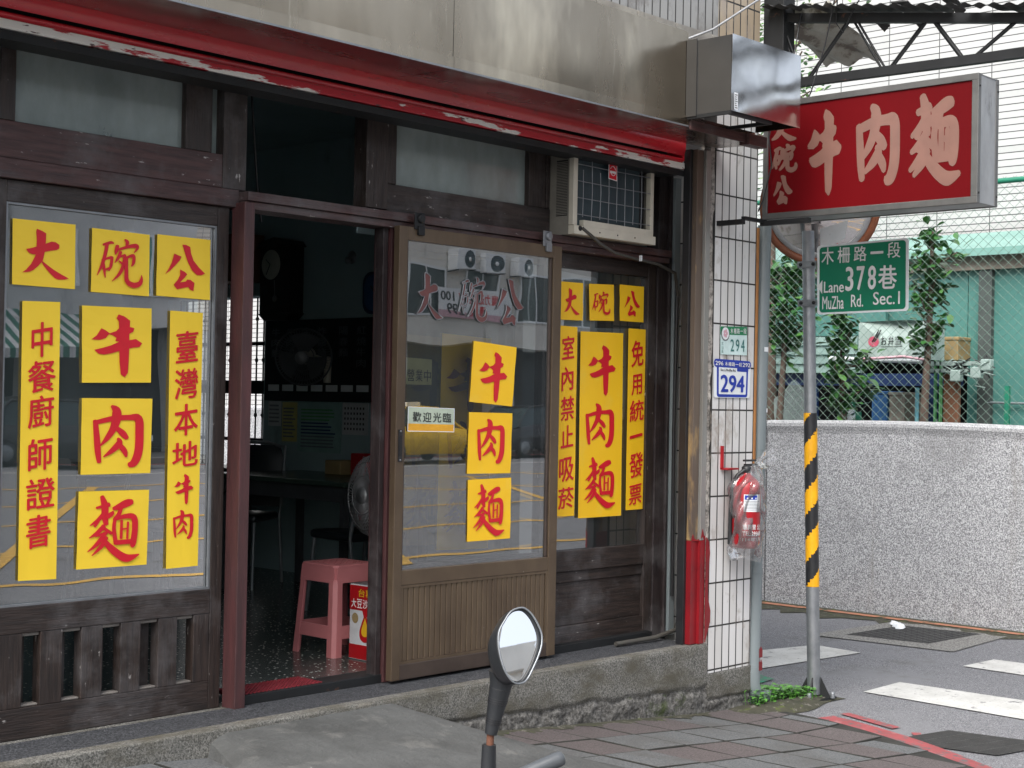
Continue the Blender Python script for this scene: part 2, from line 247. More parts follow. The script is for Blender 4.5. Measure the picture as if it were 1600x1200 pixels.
# ------------------------------------------------------------------ helpers: things and meshes
def thing(name, label, cat, loc=(0, 0, 0), group=None):
    o = bpy.data.objects.new(name, None); COL.objects.link(o); o.location = loc; o.empty_display_size = .1
    o['label'] = label; o['category'] = cat
    if group: o['group'] = group
    return o
def tag(o, label, cat, group=None):
    o['label'] = label; o['category'] = cat
    if group: o['group'] = group
    return o
class MB:
    def __init__(s): s.v = []; s.f = []; s.m = []; s.sm = []
    def add(s, vs, fs, mi=0, smooth=False):
        b = len(s.v); s.v += [tuple(v) for v in vs]
        for f in fs: s.f.append([b+i for i in f]); s.m.append(mi); s.sm.append(smooth)
        return s
    def box(s, x0, x1, y0, y1, z0, z1, mi=0):
        vs = [(x, y, z) for x in (x0, x1) for y in (y0, y1) for z in (z0, z1)]
        return s.add(vs, [(0, 1, 3, 2), (4, 6, 7, 5), (0, 4, 5, 1), (2, 3, 7, 6), (0, 2, 6, 4), (1, 5, 7, 3)], mi)
    def poly(s, pts, mi=0): return s.add(pts, [list(range(len(pts)))], mi)
    def grid(s, fn, nu, nv, mi=0, smooth=False):
        vs = [fn(i/nu, j/nv) for j in range(nv+1) for i in range(nu+1)]
        fs = [(j*(nu+1)+i, j*(nu+1)+i+1, (j+1)*(nu+1)+i+1, (j+1)*(nu+1)+i) for j in range(nv) for i in range(nu)]
        return s.add(vs, fs, mi, smooth)
    def prism(s, pts, d, mi=0):
        """extrude a closed 3D polygon along vector d"""
        n = len(pts); d = Vector(d); vs = [Vector(p) for p in pts]; vs += [p+d for p in vs]
        fs = [list(range(n))[::-1], list(range(n, 2*n))] + [(i, (i+1) % n, n+(i+1) % n, n+i) for i in range(n)]
        return s.add(vs, fs, mi)
    def path(s, pts, r, n=10, mi=0, cap=True, smooth=True):
        pts = [Vector(p) for p in pts]; rs = r if isinstance(r, (list, tuple)) else [r]*len(pts)
        vs = []; up = None
        for i, p in enumerate(pts):
            t = (pts[min(i+1, len(pts)-1)] - pts[max(i-1, 0)]).normalized()
            if up is None: up = t.orthogonal().normalized()
            else: up = (up - t*up.dot(t)).normalized()
            w = t.cross(up)
            for k in range(n):
                a = 2*math.pi*k/n; vs.append(p + (up*math.cos(a) + w*math.sin(a))*rs[i])
        fs = [(i*n+k, i*n+(k+1) % n, (i+1)*n+(k+1) % n, (i+1)*n+k) for i in range(len(pts)-1) for k in range(n)]
        s.add(vs, fs, mi, smooth)
        if cap:
            L = (len(pts)-1)*n
            s.add([vs[k] for k in range(n)][::-1], [list(range(n))], mi); s.add([vs[L+k] for k in range(n)], [list(range(n))], mi)
        return s
    def lathe(s, prof, c, axis=(0, 0, 1), n=24, mi=0, smooth=True):
        ax = Vector(axis).normalized(); a = ax.orthogonal().normalized(); b = ax.cross(a); c = Vector(c)
        vs = [c + ax*h + (a*math.cos(2*math.pi*k/n) + b*math.sin(2*math.pi*k/n))*r for r, h in prof for k in range(n)]
        fs = [(i*n+k, i*n+(k+1) % n, (i+1)*n+(k+1) % n, (i+1)*n+k) for i in range(len(prof)-1) for k in range(n)]
        return s.add(vs, fs, mi, smooth)
    def loft(s, rings, mi=0, smooth=True, caps=True):
        n = len(rings[0]); vs = [p for r in rings for p in r]
        fs = [(i*n+k, i*n+(k+1) % n, (i+1)*n+(k+1) % n, (i+1)*n+k) for i in range(len(rings)-1) for k in range(n)]
        s.add(vs, fs, mi, smooth)
        if caps: s.add(rings[0][::-1], [list(range(n))], mi); s.add(rings[-1], [list(range(n))], mi)
        return s
    def build(s, name, mats, parent=None, bevel=0, weld=False, local=False):
        me = bpy.data.meshes.new(name); me.from_pydata(s.v, [], s.f)
        if not isinstance(mats, (list, tuple)): mats = [mats]
        for m in mats: me.materials.append(M[m] if isinstance(m, str) else m)
        for p, i, k in zip(me.polygons, s.m, s.sm): p.material_index = i; p.use_smooth = k
        bm = bmesh.new(); bm.from_mesh(me)
        if weld: bmesh.ops.remove_doubles(bm, verts=bm.verts, dist=1e-5)
        bmesh.ops.recalc_face_normals(bm, faces=bm.faces); bm.to_mesh(me); bm.free()
        o = bpy.data.objects.new(name, me); COL.objects.link(o)
        if parent:
            o.parent = parent
            if parent.type == 'EMPTY' and not local: o.matrix_parent_inverse = Matrix.Translation(-parent.location)
        if bevel:
            b = o.modifiers.new('bevel', 'BEVEL'); b.width = bevel; b.segments = 2; b.limit_method = 'ANGLE'; b.angle_limit = R(40)
        return o
def struct(o): o['kind'] = 'structure'; return o
def copy_tree(src, loc=None, rotz=None, label=None, scale=None):
    def cp(o, par):
        c = o.copy(); COL.objects.link(c)
        if par: c.parent = par
        for ch in list(o.children): cp(ch, c)
        return c
    r = cp(src, None)
    if loc: r.location = loc
    if rotz is not None: r.rotation_euler = (0, 0, rotz)
    if scale: r.scale = (scale,)*3
    if label: r['label'] = label
    return r

# ------------------------------------------------------------------ lettering
def unmap(q, p):
    """pixel of the traced card -> unit square of the card (bilinear inverse by Newton)"""
    s = t = .5; TL, TR, BR, BL = [Vector(a) for a in q]; p = Vector(p)
    for _ in range(12):
        f = TL*(1-s)*(1-t)+TR*s*(1-t)+BR*s*t+BL*(1-s)*t - p
        a = (TR-TL)*(1-t)+(BR-BL)*t; b = (BL-TL)*(1-s)+(BR-TR)*s
        d = a.x*b.y-a.y*b.x; s -= (f.x*b.y-f.y*b.x)/d; t -= (a.x*f.y-a.y*f.x)/d
    return (s, t)
TRACE = {
 '大': ([(82, 162), (472, 203), (470, 607), (76, 578)], [[(226,228),(262,243),(284,258),(283,290),(281,322),(318,309),(343,313),(367,330),(366,352),(350,362),(310,367),(275,374),(268,410),(262,432),(290,455),(330,485),(380,515),(428,540),(405,547),(360,548),(338,538),(300,500),(270,462),(255,438),(235,462),(205,488),(180,499),(135,503),(160,485),(190,450),(210,412),(220,390),(195,388),(175,378),(160,355),(190,350),(224,340),(226,300),(222,250)]], []),
 '碗': ([(578, 225), (938, 268), (933, 652), (570, 622)], [], [
    [(642,330,14),(690,316,18),(708,322,8)], [(668,325,22),(655,390,22),(637,450,20),(605,520,4)], [(640,420,16),(648,480,18),(655,534,6)],
    [(640,425,12),(690,408,16),(702,415,12)], [(697,410,18),(690,460,18),(676,492,8)], [(650,488,12),(690,470,12)],
    [(776,297,8),(792,315,24),(786,342,12)], [(730,333,22),(724,365,24),(716,390,8)], [(735,360,14),(800,342,20),(845,338,28),(855,352,18),(835,380,6)],
    [(750,372,20),(735,410,20),(713,442,5)], [(745,405,12),(778,393,14)], [(775,392,18),(768,450,20),(742,510,20),(695,557,4)], [(738,430,8),(762,452,16)],
    [(788,410,14),(828,398,20),(830,440,20),(816,465,8)], [(786,405,18),(784,490,24),(788,555,28),(826,582,34),(866,574,30),(880,545,18),(879,520,4)]]),
 '公': ([(985, 264), (1317, 302), (1311, 677), (975, 647)], [[(1085,385),(1130,405),(1118,430),(1090,460),(1060,490),(1028,515),(1050,480),(1070,440),(1080,405)],
    [(1135,330),(1160,332),(1185,345),(1190,385),(1205,430),(1240,475),(1278,512),(1255,522),(1225,520),(1195,490),(1170,440),(1155,395),(1145,360)],
    [(1120,485),(1150,500),(1165,515),(1150,535),(1120,565),(1155,560),(1165,548),(1185,550),(1210,570),(1203,620),(1180,610),(1172,595),(1140,600),(1100,608),(1080,580),(1105,550),(1120,520)]], []),
 '牛': ([(512, 707), (948, 726), (946, 1192), (514, 1192)], [[(735,763),(770,775),(808,803),(806,842),(835,850),(828,872),(803,886),(803,925),(845,918),(885,945),(868,968),(830,972),(803,978),(800,1060),(795,1130),(775,1158),(750,1140),(742,1060),(740,993),(690,1008),(645,1016),(612,1010),(585,985),(640,972),(690,957),(740,935),(715,930),(722,910),(700,895),(676,888),(655,912),(620,924),(567,920),(600,895),(628,850),(650,860),(680,882),(720,868),(738,850),(736,805),(722,788)]], []),
 '肉': ([(514, 86), (950, 91), (940, 556), (504, 569)], [], [
    [(592,226,30),(600,330,38),(606,420,38),(614,492,26)], [(600,238,28),(700,215,34),(800,208,34),(858,216,52),(866,300,54),(860,420,54),(832,490,48),(796,506,28)],
    [(690,135,14),(720,165,54),(720,220,58),(700,280,44),(665,335,32),(622,385,8)], [(715,268,24),(760,308,40),(788,340,26)],
    [(728,338,14),(740,365,38),(700,410,34),(640,456,8)], [(735,375,28),(770,418,36),(782,455,14)]]),
 '麵': ([(493, 673), (932, 659), (915, 1127), (478, 1160)], [], [
    [(632,700,24),(650,760,44),(650,830,40),(658,880,30)], [(597,775,14),(680,752,28)], [(700,780,20),(740,765,38),(790,742,46),(824,733,30)],
    [(650,800,24),(610,848,24),(558,886,6)], [(612,855,16),(586,892,16)], [(655,835,26),(690,812,28),(702,795,12)],
    [(645,885,28),(602,930,24),(553,963,6)], [(640,900,22),(692,934,20)], [(652,930,26),(600,1000,24),(543,1049,6)], [(590,950,14),(662,930,20)],
    [(658,955,26),(628,1012,26),(568,1073,6)], [(636,965,20),(680,1020,42),(740,1068,50),(790,1086,48),(862,1062,8)],
    [(714,830,20),(704,900,24),(716,1000,28)], [(700,848,18),(770,826,28),(828,830,38),(836,900,38),(824,990,38),(814,1016,20)],
    [(752,850,18),(748,965,18)], [(792,860,15),(786,965,15)], [(750,907,10),(792,900,10)], [(712,990,30),(820,980,30)], [(748,772,24),(735,810,26),(712,838,22)]]),
}
def smooth_poly(pts):
    return pts
def ribbon(st, k=5, ratio=1.0, grow=0):
    """brush stroke (x,y,w) -> closed outline polygon with round ends"""
    P = []
    n = len(st)
    for i in range(n-1):
        p0, p1, p2, p3 = st[max(i-1, 0)], st[i], st[i+1], st[min(i+2, n-1)]
        for j in range(k):
            t = j/k
            P.append([.5*((2*p1[c]) + (-p0[c]+p2[c])*t + (2*p0[c]-5*p1[c]+4*p2[c]-p3[c])*t*t + (-p0[c]+3*p1[c]-3*p2[c]+p3[c])*t**3) for c in range(3)])
    P.append(list(st[-1]))
    Lf, Rt = [], []
    for i, p in enumerate(P):
        a, b = P[max(i-1, 0)], P[min(i+1, len(P)-1)]
        dx, dy = b[0]-a[0], b[1]-a[1]; l = math.hypot(dx, dy) or 1; w = max(p[2], 1)/2 + grow
        nx, ny = -dy/l*w, dx/l*w
        if i == 0: Lf.append((p[0]-dx/l*w*.35, p[1]-dy/l*w*.35))
        Lf.append((p[0]+nx, p[1]+ny)); Rt.append((p[0]-nx, p[1]-ny))
        if i == len(P)-1: Lf.append((p[0]+dx/l*w*.35, p[1]+dy/l*w*.35))
    return Lf, Rt
GL = {}
def brush_glyph(ch):
    """list of (verts2d, faces) in card unit coordinates (s right, t down)"""
    if ch in GL: return GL[ch]
    q, polys, strokes = TRACE[ch]; out = []
    for p in polys:
        v = [unmap(q, a) for a in p]; out.append((v, [list(range(len(v)))], v))
    for st in strokes:
        L, Rr = ribbon(st); m = len(Rr)
        pts = L[1:-1]; v = [L[0]]+pts+[L[-1]]+Rr
        fs = [(0, 1, len(pts)+2)] + [(1+i, 2+i, len(pts)+3+i, len(pts)+2+i) for i in range(m-1)] + [(len(pts), len(pts)+1, len(pts)+1+m)]
        out.append(([unmap(q, a) for a in v], fs, None))
    GL[ch] = out; return out
def font_glyph(text, bold=0.0, shear=0.0):
    key = (text, bold, shear)
    if key in GL: return GL[key]
    c = bpy.data.curves.new('glyph', 'FONT'); c.body = text; c.size = 1; c.resolution_u = 3
    o = bpy.data.objects.new('glyph', c); COL.objects.link(o)
    dg = bpy.context.evaluated_depsgraph_get()
    me = bpy.data.meshes.new_from_object(o.evaluated_get(dg))
    v = [(p.co.x, -p.co.y-shear*(p.co.x-.5)) for p in me.vertices]; f = [list(p.vertices) for p in me.polygons]
    bpy.data.objects.remove(o); bpy.data.curves.remove(c); bpy.data.meshes.remove(me)
    k = bold*.8; off = [(0, 0)] + ([(k, 0), (-k, 0), (0, k*.6), (0, -k*.6)] if k else [])
    GL[key] = [([(p[0]+a, p[1]+b) for p in v], f, None) for a, b in off]; return GL[key]
def fat(gl, k):
    return [([(p[0]+k*math.cos(a*.785), p[1]+k*math.sin(a*.785)) for p in v], f, o) for a in range(8) for v, f, o in gl]
def bbox(gl):
    xs = [p[0] for g in gl for p in g[0]]; ys = [p[1] for g in gl for p in g[0]]
    return min(xs), min(ys), max(xs), max(ys)
def put(mb, gl, fn, cell=None, mi=0, keep=False, lift=.0002):
    """place a glyph: fn(s,t,d) -> world point (d = lift off the surface); cell = (s0,t0,s1,t1) target box"""
    if cell:
        a, b, c, d = bbox(gl); sx = (cell[2]-cell[0])/max(c-a, 1e-6); sy = (cell[3]-cell[1])/max(d-b, 1e-6)
        tr = lambda p: (cell[0]+(p[0]-a)*sx, cell[1]+(p[1]-b)*sy)
    else: tr = lambda p: p
    for i, (v, f, o) in enumerate(gl):
        mb.add([fn(*tr(p), .0012+i*lift) for p in v], f, mi)
def quadmap(q, n):
    TL, TR, BR, BL = [Vector(a) for a in q]; n = Vector(n).normalized()
    return lambda s, t, d=0: TL*(1-s)*(1-t)+TR*s*(1-t)+BR*s*t+BL*(1-s)*t+n*d
KAI = dict(bold=.028, shear=.10)
def kai(ch): return brush_glyph(ch) if ch in TRACE else font_glyph(ch, .022, .12)

# ------------------------------------------------------------------ the ground
def gz(x, y):
    """pavement height: it climbs to the left along the shop front"""
    h = .085*max(0, min(6.6-x, 3.6)); k = max(0, min(1, (y-.6)/2.6))
    return h*k
def ground():
    o = MB().add([(-60, -80, -.02), (90, -80, -.02), (90, 80, -.02), (-60, 80, -.02)], [(0, 1, 2, 3)])
    # one sheet with finer faces where the road is seen
    o = MB().grid(lambda a, b: (-60+150*a, -80+160*b, -.004), 30, 32).build('road', 'asphalt'); struct(o)
    # pavement base (joints) and slabs: corner rounded towards the lane
    def inside(x, y):
        # boundary of the pavement: red-lined kerb curve on the right
        return x < kerbx(y)
    s = MB()
    s.grid(lambda a, b: ((lambda y: (lambda x: (x, y, gz(x, y)+.0105))(-4+(kerbx(y)+4)*a))(1.2+3.9*b)), 60, 26)
    struct(s.build('sidewalk', 'joint'))
    sl = MB(); P = .302; g = .005; ch = .004; rnd = random.Random(3)
    for i in range(-14, 12):
        for j in range(-10, 3):
            x0, y0 = 5.545+i*P, 4.06+j*P; x1, y1 = x0+P, y0+P
            if x1 > kerbx(y0)-.05 and x0 > kerbx(y0)-.12: continue
            if y0 < 1.2 or x0 < -3.5: continue
            X1 = min(x1, kerbx((y0+y1)/2)-.06)
            if X1-x0 < .05: continue
            mi = 0 if (i*2+j*3+rnd.choice((0, 0, 0, 1))) % 2 == 0 else 1
            dz = rnd.uniform(-.002, .003); tl = [rnd.uniform(-.0015, .0015) for _ in range(4)]
            cs = [(x0+g, y0+g), (X1-g, y0+g), (X1-g, y1-g), (x0+g, y1-g)]
            ci = [(x0+g+ch, y0+g+ch), (X1-g-ch, y0+g+ch), (X1-g-ch, y1-g-ch), (x0+g+ch, y1-g-ch)]
            lo = [(x, y, gz(x, y)+.001) for x, y in cs]; md = [(x, y, gz(x, y)+.012+dz+t) for (x, y), t in zip(cs, tl)]; hi = [(x, y, gz(x, y)+.015+dz+t) for (x, y), t in zip(ci, tl)]
            sl.add(lo+md+hi, [(8, 9, 10, 11)], mi); sl.add(lo+md+hi, [(k, (k+1) % 4, 4+(k+1) % 4, 4+k) for k in range(4)] + [(4+k, 4+(k+1) % 4, 8+(k+1) % 4, 8+k) for k in range(4)], 2)
    struct(sl.build('paving_slabs', ['paver_a', 'paver_b', 'joint'], weld=False))
    # dirt strip along the wall foot where the slabs stop
    # red no-parking line along the pavement edge
    def strip(name, pts, w, m, z=.006, n=1):
        q = MB(); P_ = [Vector((p[0], p[1])) for p in pts]; L = []
        for i, p in enumerate(P_):
            t = (P_[min(i+1, len(P_)-1)]-P_[max(i-1, 0)]).normalized(); nn = Vector((-t.y, t.x))
            L.append((p+nn*w/2, p-nn*w/2))
        for (a, b), (c, d) in zip(L, L[1:]): q.poly([(a.x, a.y, gz(a.x, a.y)+z), (b.x, b.y, gz(b.x, b.y)+z), (d.x, d.y, gz(d.x, d.y)+z), (c.x, c.y, gz(c.x, c.y)+z)])
        return struct(q.build(name, m, weld=True))
    strip('red_line', [(kerbx(y)+.055, y) for y in [4.22-.1*k for k in range(30)]], .115, 'paint_r', .010)
    def rect(name, q, m, z=.002):
        c = MB().poly([(x, y, z) for x, y in q]).build(name, m); return struct(c)
    # zebra bars across the mouth of the lane
    rect('crosswalk_bar', [(7.80, 4.47), (8.24, 4.48), (8.30, 2.6), (7.72, 2.6)], 'paint_w')
    rect('crosswalk_bar', [(9.07, 4.49), (9.47, 4.47), (9.55, 2.6), (9.0, 2.6)], 'paint_w')
    rect('crosswalk_bar', [(9.03, 5.20), (9.08, 5.575), (8.40, 5.75), (7.7, 6.1), (7.55, 5.7), (8.01, 5.30)], 'paint_w')
    rect('orange_line', [(10.62, 4.2), (10.70, 4.2), (10.70, 9.2), (10.60, 9.2)], 'paint_o', .008)
    rect('paint_patch', [(7.14, 4.23), (7.20, 4.21), (7.075, 3.84), (7.01, 3.85)], 'paint_r', .003)
    rect('paint_patch', [(7.0, 3.74), (7.03, 3.70), (6.98, 3.67), (6.955, 3.70)], 'paint_r', .003)
    MG = pbr('road_paint_green', (.03, .25, .14), (.05, .2, .12), 9, rough=.8, flecks=[((.12, .12, .12), 12, (1, 1, 1), .48, .55)])
    M['gpatch'] = MG
    rect('green_paint_patch', [(7.55, 5.02), (7.75, 5.04), (7.85, 5.28), (7.66, 5.34), (7.50, 5.16)], 'gpatch', .003)
    # concrete apron round the lane drain, moss strip at the wall foot
    M['apron'] = pebble('drain_apron', [(.07, .07, .065), (.16, .157, .148), (.28, .275, .26)], 70)
    q = [(9.45, 5.86), (9.55, 4.80), (10.50, 4.86), (10.62, 5.78)]
    rect('drain_apron', q, 'apron', .0025)
    M['moss'] = pbr('moss_dirt', (.03, .032, .018), (.055, .052, .035), 9, rough=.95, flecks=[((.07, .095, .015), 14, (1, 1, 1), .58, .66), ((.14, .13, .11), 20, (1, 1, 1), .58, .64)])
    ms = MB(); rr = random.Random(5)
    ys = [4.0+.12*k for k in range(40)]
    e = [10.5-.28*rr.random() for _ in ys]
    for k in range(len(ys)-1): ms.poly([(10.80, ys[k], .0045), (e[k], ys[k], .0012), (e[k+1], ys[k+1], .0012), (10.80, ys[k+1], .0045)])
    o = ms.build('moss', 'moss', weld=True); tag(o, 'mossy dirt along the foot of the granite wall', 'moss'); o['kind'] = 'stuff'
    # yellow box junction lines in the street
    for k, y in enumerate((-1.6, -4.2, -7.0, -10.2, -13.6)):
        rect('yellow_box_line', [(2, y), (44, y), (44, y-.14), (2, y-.14)], 'paint_y', .002)
    for k in range(9):
        x = 1+k*4.6; rect('yellow_box_line', [(x, -1.2), (x+.2, -1.2), (x+9.2, -13.8), (x+9.0, -13.8)], 'paint_y', .004)
    rect('white_lane_line', [(-10, -17.3), (70, -17.3), (70, -17.5), (-10, -17.5)], 'paint_w', .002)
    k = MB().box(-30, 80, -40, -21.5, -.003, .14).build('far_sidewalk', 'apron'); struct(k)
    rect('far_red_line', [(-30, -21.2), (80, -21.2), (80, -21.45), (-30, -21.45)], 'paint_r', .003)
    # sloping concrete ramp in front of the doorway
    x0, x1 = 3.38, 4.36
    def rp(a, b):
        y = 4.652-b*.98; fl = b**1.3
        x = x0-.42*fl + (x1+.52*fl-(x0-.42*fl))*a
        z = .372*(1-b)+(gz(x, y)+.004)*b
        ed = min(a, 1-a); z -= .10*max(0, .06-ed)/.06*(1-b)*(.3+b)
        return (x, y, z + .006*math.sin(x*9+y*7)*min(1, 6*b*(1-b)))
    r = MB().grid(rp, 26, 20, smooth=True)
    A = [rp(i/20 if False else 1, i/20) for i in range(21)]; r.add(A+[(p[0]+.02, p[1], gz(p[0], p[1])-.02) for p in A], [(i, i+1, 22+i, 21+i) for i in range(20)])
    A = [rp(0, i/20) for i in range(21)]; r.add(A+[(p[0]-.02, p[1], gz(p[0], p[1])-.02) for p in A], [(i, i+1, 22+i, 21+i) for i in range(20)])
    struct(r.build('ramp', 'ramp', weld=True))
def kerbx(y):
    if y >= 4.25: return 6.93
    t = 4.25-y
    return 6.93 - .20*t - .20*t*t
ground()

# ------------------------------------------------------------------ the shop building
shop = thing('shop_building', 'old corner noodle shop with dark timber front, tiled corner column and stained steel fascia', 'building', (4.5, 4.65, 0))
def building():
    p = MB()
    # plinth: rough front face, sunk pebble top
    rnd = random.Random(11)
    from mathutils import noise
    def crack(x): return .42+.16*noise.noise((x*1.3, 3, 0))+.07*noise.noise((x*6, 1, 0)) if x > 4.25 else -1
    NX, NZ = 620, 34
    def pf(a, b):
        x = -1.5+8.42*(a**.6); zt = .391 if x < 6.53 else .235
        zb = gz(x, 4.65)-.03; z = zb+(zt-zb)*b
        n = .004*noise.noise((x*9, z*9, 1))
        low = max(0, min(1, (crack(x)-b)/.03))
        rough = low*((.006+.013*noise.fractal((x*11, z*16, 4), .9, 2.2, 4))) - .012*math.exp(-((b-crack(x))/.03)**2)*(x > 4.25)*(-1)
        return (x, 4.65+n+rough+(.006 if b > .985 else 0), z)
    p.grid(pf, NX, NZ, 0, True)
    for i in range(len(p.f)):
        b = (i//NX)/NZ; x = -1.5+8.42*(((i % NX)/NX)**.6)
        if b < crack(x)-.01: p.m[i] = 1
    p.build('plinth', ['plinth', 'plinth_low'], shop, weld=True)
    t = MB(); t.box(-1.5, 6.47, 4.654, 4.72, .30, .390, 0); t.box(-1.5, 6.47, 4.721, 4.955, .30, .3875, 1); t.box(-1.5, 6.47, 4.956, 5.07, .30, .384, 0)
    t.build('sill', ['plinth', 'sillstone'], shop)
    # tiled corner column: front skin and right return, with broken mortar on its left edge
    c = MB(); c.box(6.515, 6.905, 4.65, 4.73, .232, 3.36, 0); c.box(6.70, 6.904, 4.7305, 5.2, .232, 3.36, 0)
    c.build('tiled_column', 'tile', shop)
    mt = MB(); rr = random.Random(2)
    def mf(a, b):
        z = .36+2.7*b; w = .028*math.sin(z*7)+.012*math.sin(z*31)+rr.uniform(-.006, .006)
        return (6.484+(.029+(w if a > .99 else 0)*.5)*a, 4.662-.008*a+rr.uniform(-.003, .003), z)
    mt.grid(mf, 4, 90, 0, False); mt.box(6.484, 6.512, 4.668, 4.72, .36, 3.06)
    mt.build('column_mortar', 'mortar', shop)
    cb = MB(); cb.box(6.44, 6.90, 4.672, 5.1, 0, .232); cb.build('column_foot', 'plinth_low', shop)
    # wall over the fascia
    u = MB(); u.box(-2, 6.515, 4.65, 4.9, 3.545, 5.6, 0); u.build('upper_wall', 'tile_up', shop)
    u = MB(); u.box(6.515, 6.905, 4.652, 5.2, 3.36, 5.6, 0); u.build('upper_column', 'tile_tan', shop)
    M['ledge'] = pbr('stained_ledge', (.30, .29, .26), (.18, .17, .155), 5, rough=.8, flecks=[((.08, .08, .075), 6, (1, 1, .3), .58, .72)])
    l = MB(); n = 0
    x = -2.0
    while x < 6.5:
        l.box(x+.004, min(x+.306, 6.51), 4.58, 4.9, 3.43, 3.54, 0); x += .31
    l.build('ledge', 'ledge', shop)
    # structure over the shutter and above the front
    h = MB(); h.box(-2, 6.43, 4.86, 5.04, 2.90, 3.44); h.build('lintel', 'dark', shop)
    # inner shell: floor, walls, ceiling with the side window opening
    w = MB(); w.box(-.5, 6.72, 10.4, 10.55, .3, 3.4); w.box(-.65, -.5, 5.0, 10.55, .3, 3.4); w.build('inner_wall', 'int_wall', shop)
    w = MB(); wx0, wx1 = 6.72, 6.90
    for (y0, y1, z0, z1) in ((5.06, 8.70, .2, 3.4), (9.9, 10.55, .2, 3.4), (8.70, 9.9, .2, .98), (8.70, 9.9, 2.36, 3.4)):
        w.box(wx0, wx1, y0, y1, z0, z1)
    w.build('side_wall', 'int_wall', shop)
    f = MB(); f.box(-.5, 6.72, 5.07, 10.4, .3, .415); f.build('floor', 'terrazzo', shop)
    f = MB(); f.box(-.65, 6.9, 5.04, 10.55, 3.4, 3.6); f.build('ceiling', 'int_wall', shop)
    o = MB()
    o.box(-2.5, 6.905, 4.9, 10.6, 5.6, 5.75); o.build('roof', 'dark', shop)
    # window bars in the side window
    b = MB()
    for z in (1.32, 1.70, 1.74, 2.02): b.box(6.79, 6.83, 8.7, 9.9, z-.012, z+.012)
    b.box(6.77, 6.85, 8.7, 9.9, 1.655, 1.735)
    for k in range(15):
        y = 8.735+k*.08; b.path([(6.80, y, .98), (6.80, y, 2.36)], .007, 6)
        for z in (1.12, 1.5, 1.9, 2.2): b.lathe([(.0, -.03), (.016, 0), (0, .03)], (6.80, y, z), (0, 0, 1), 6)
    b.build('window_bars', 'dark', shop)
building()

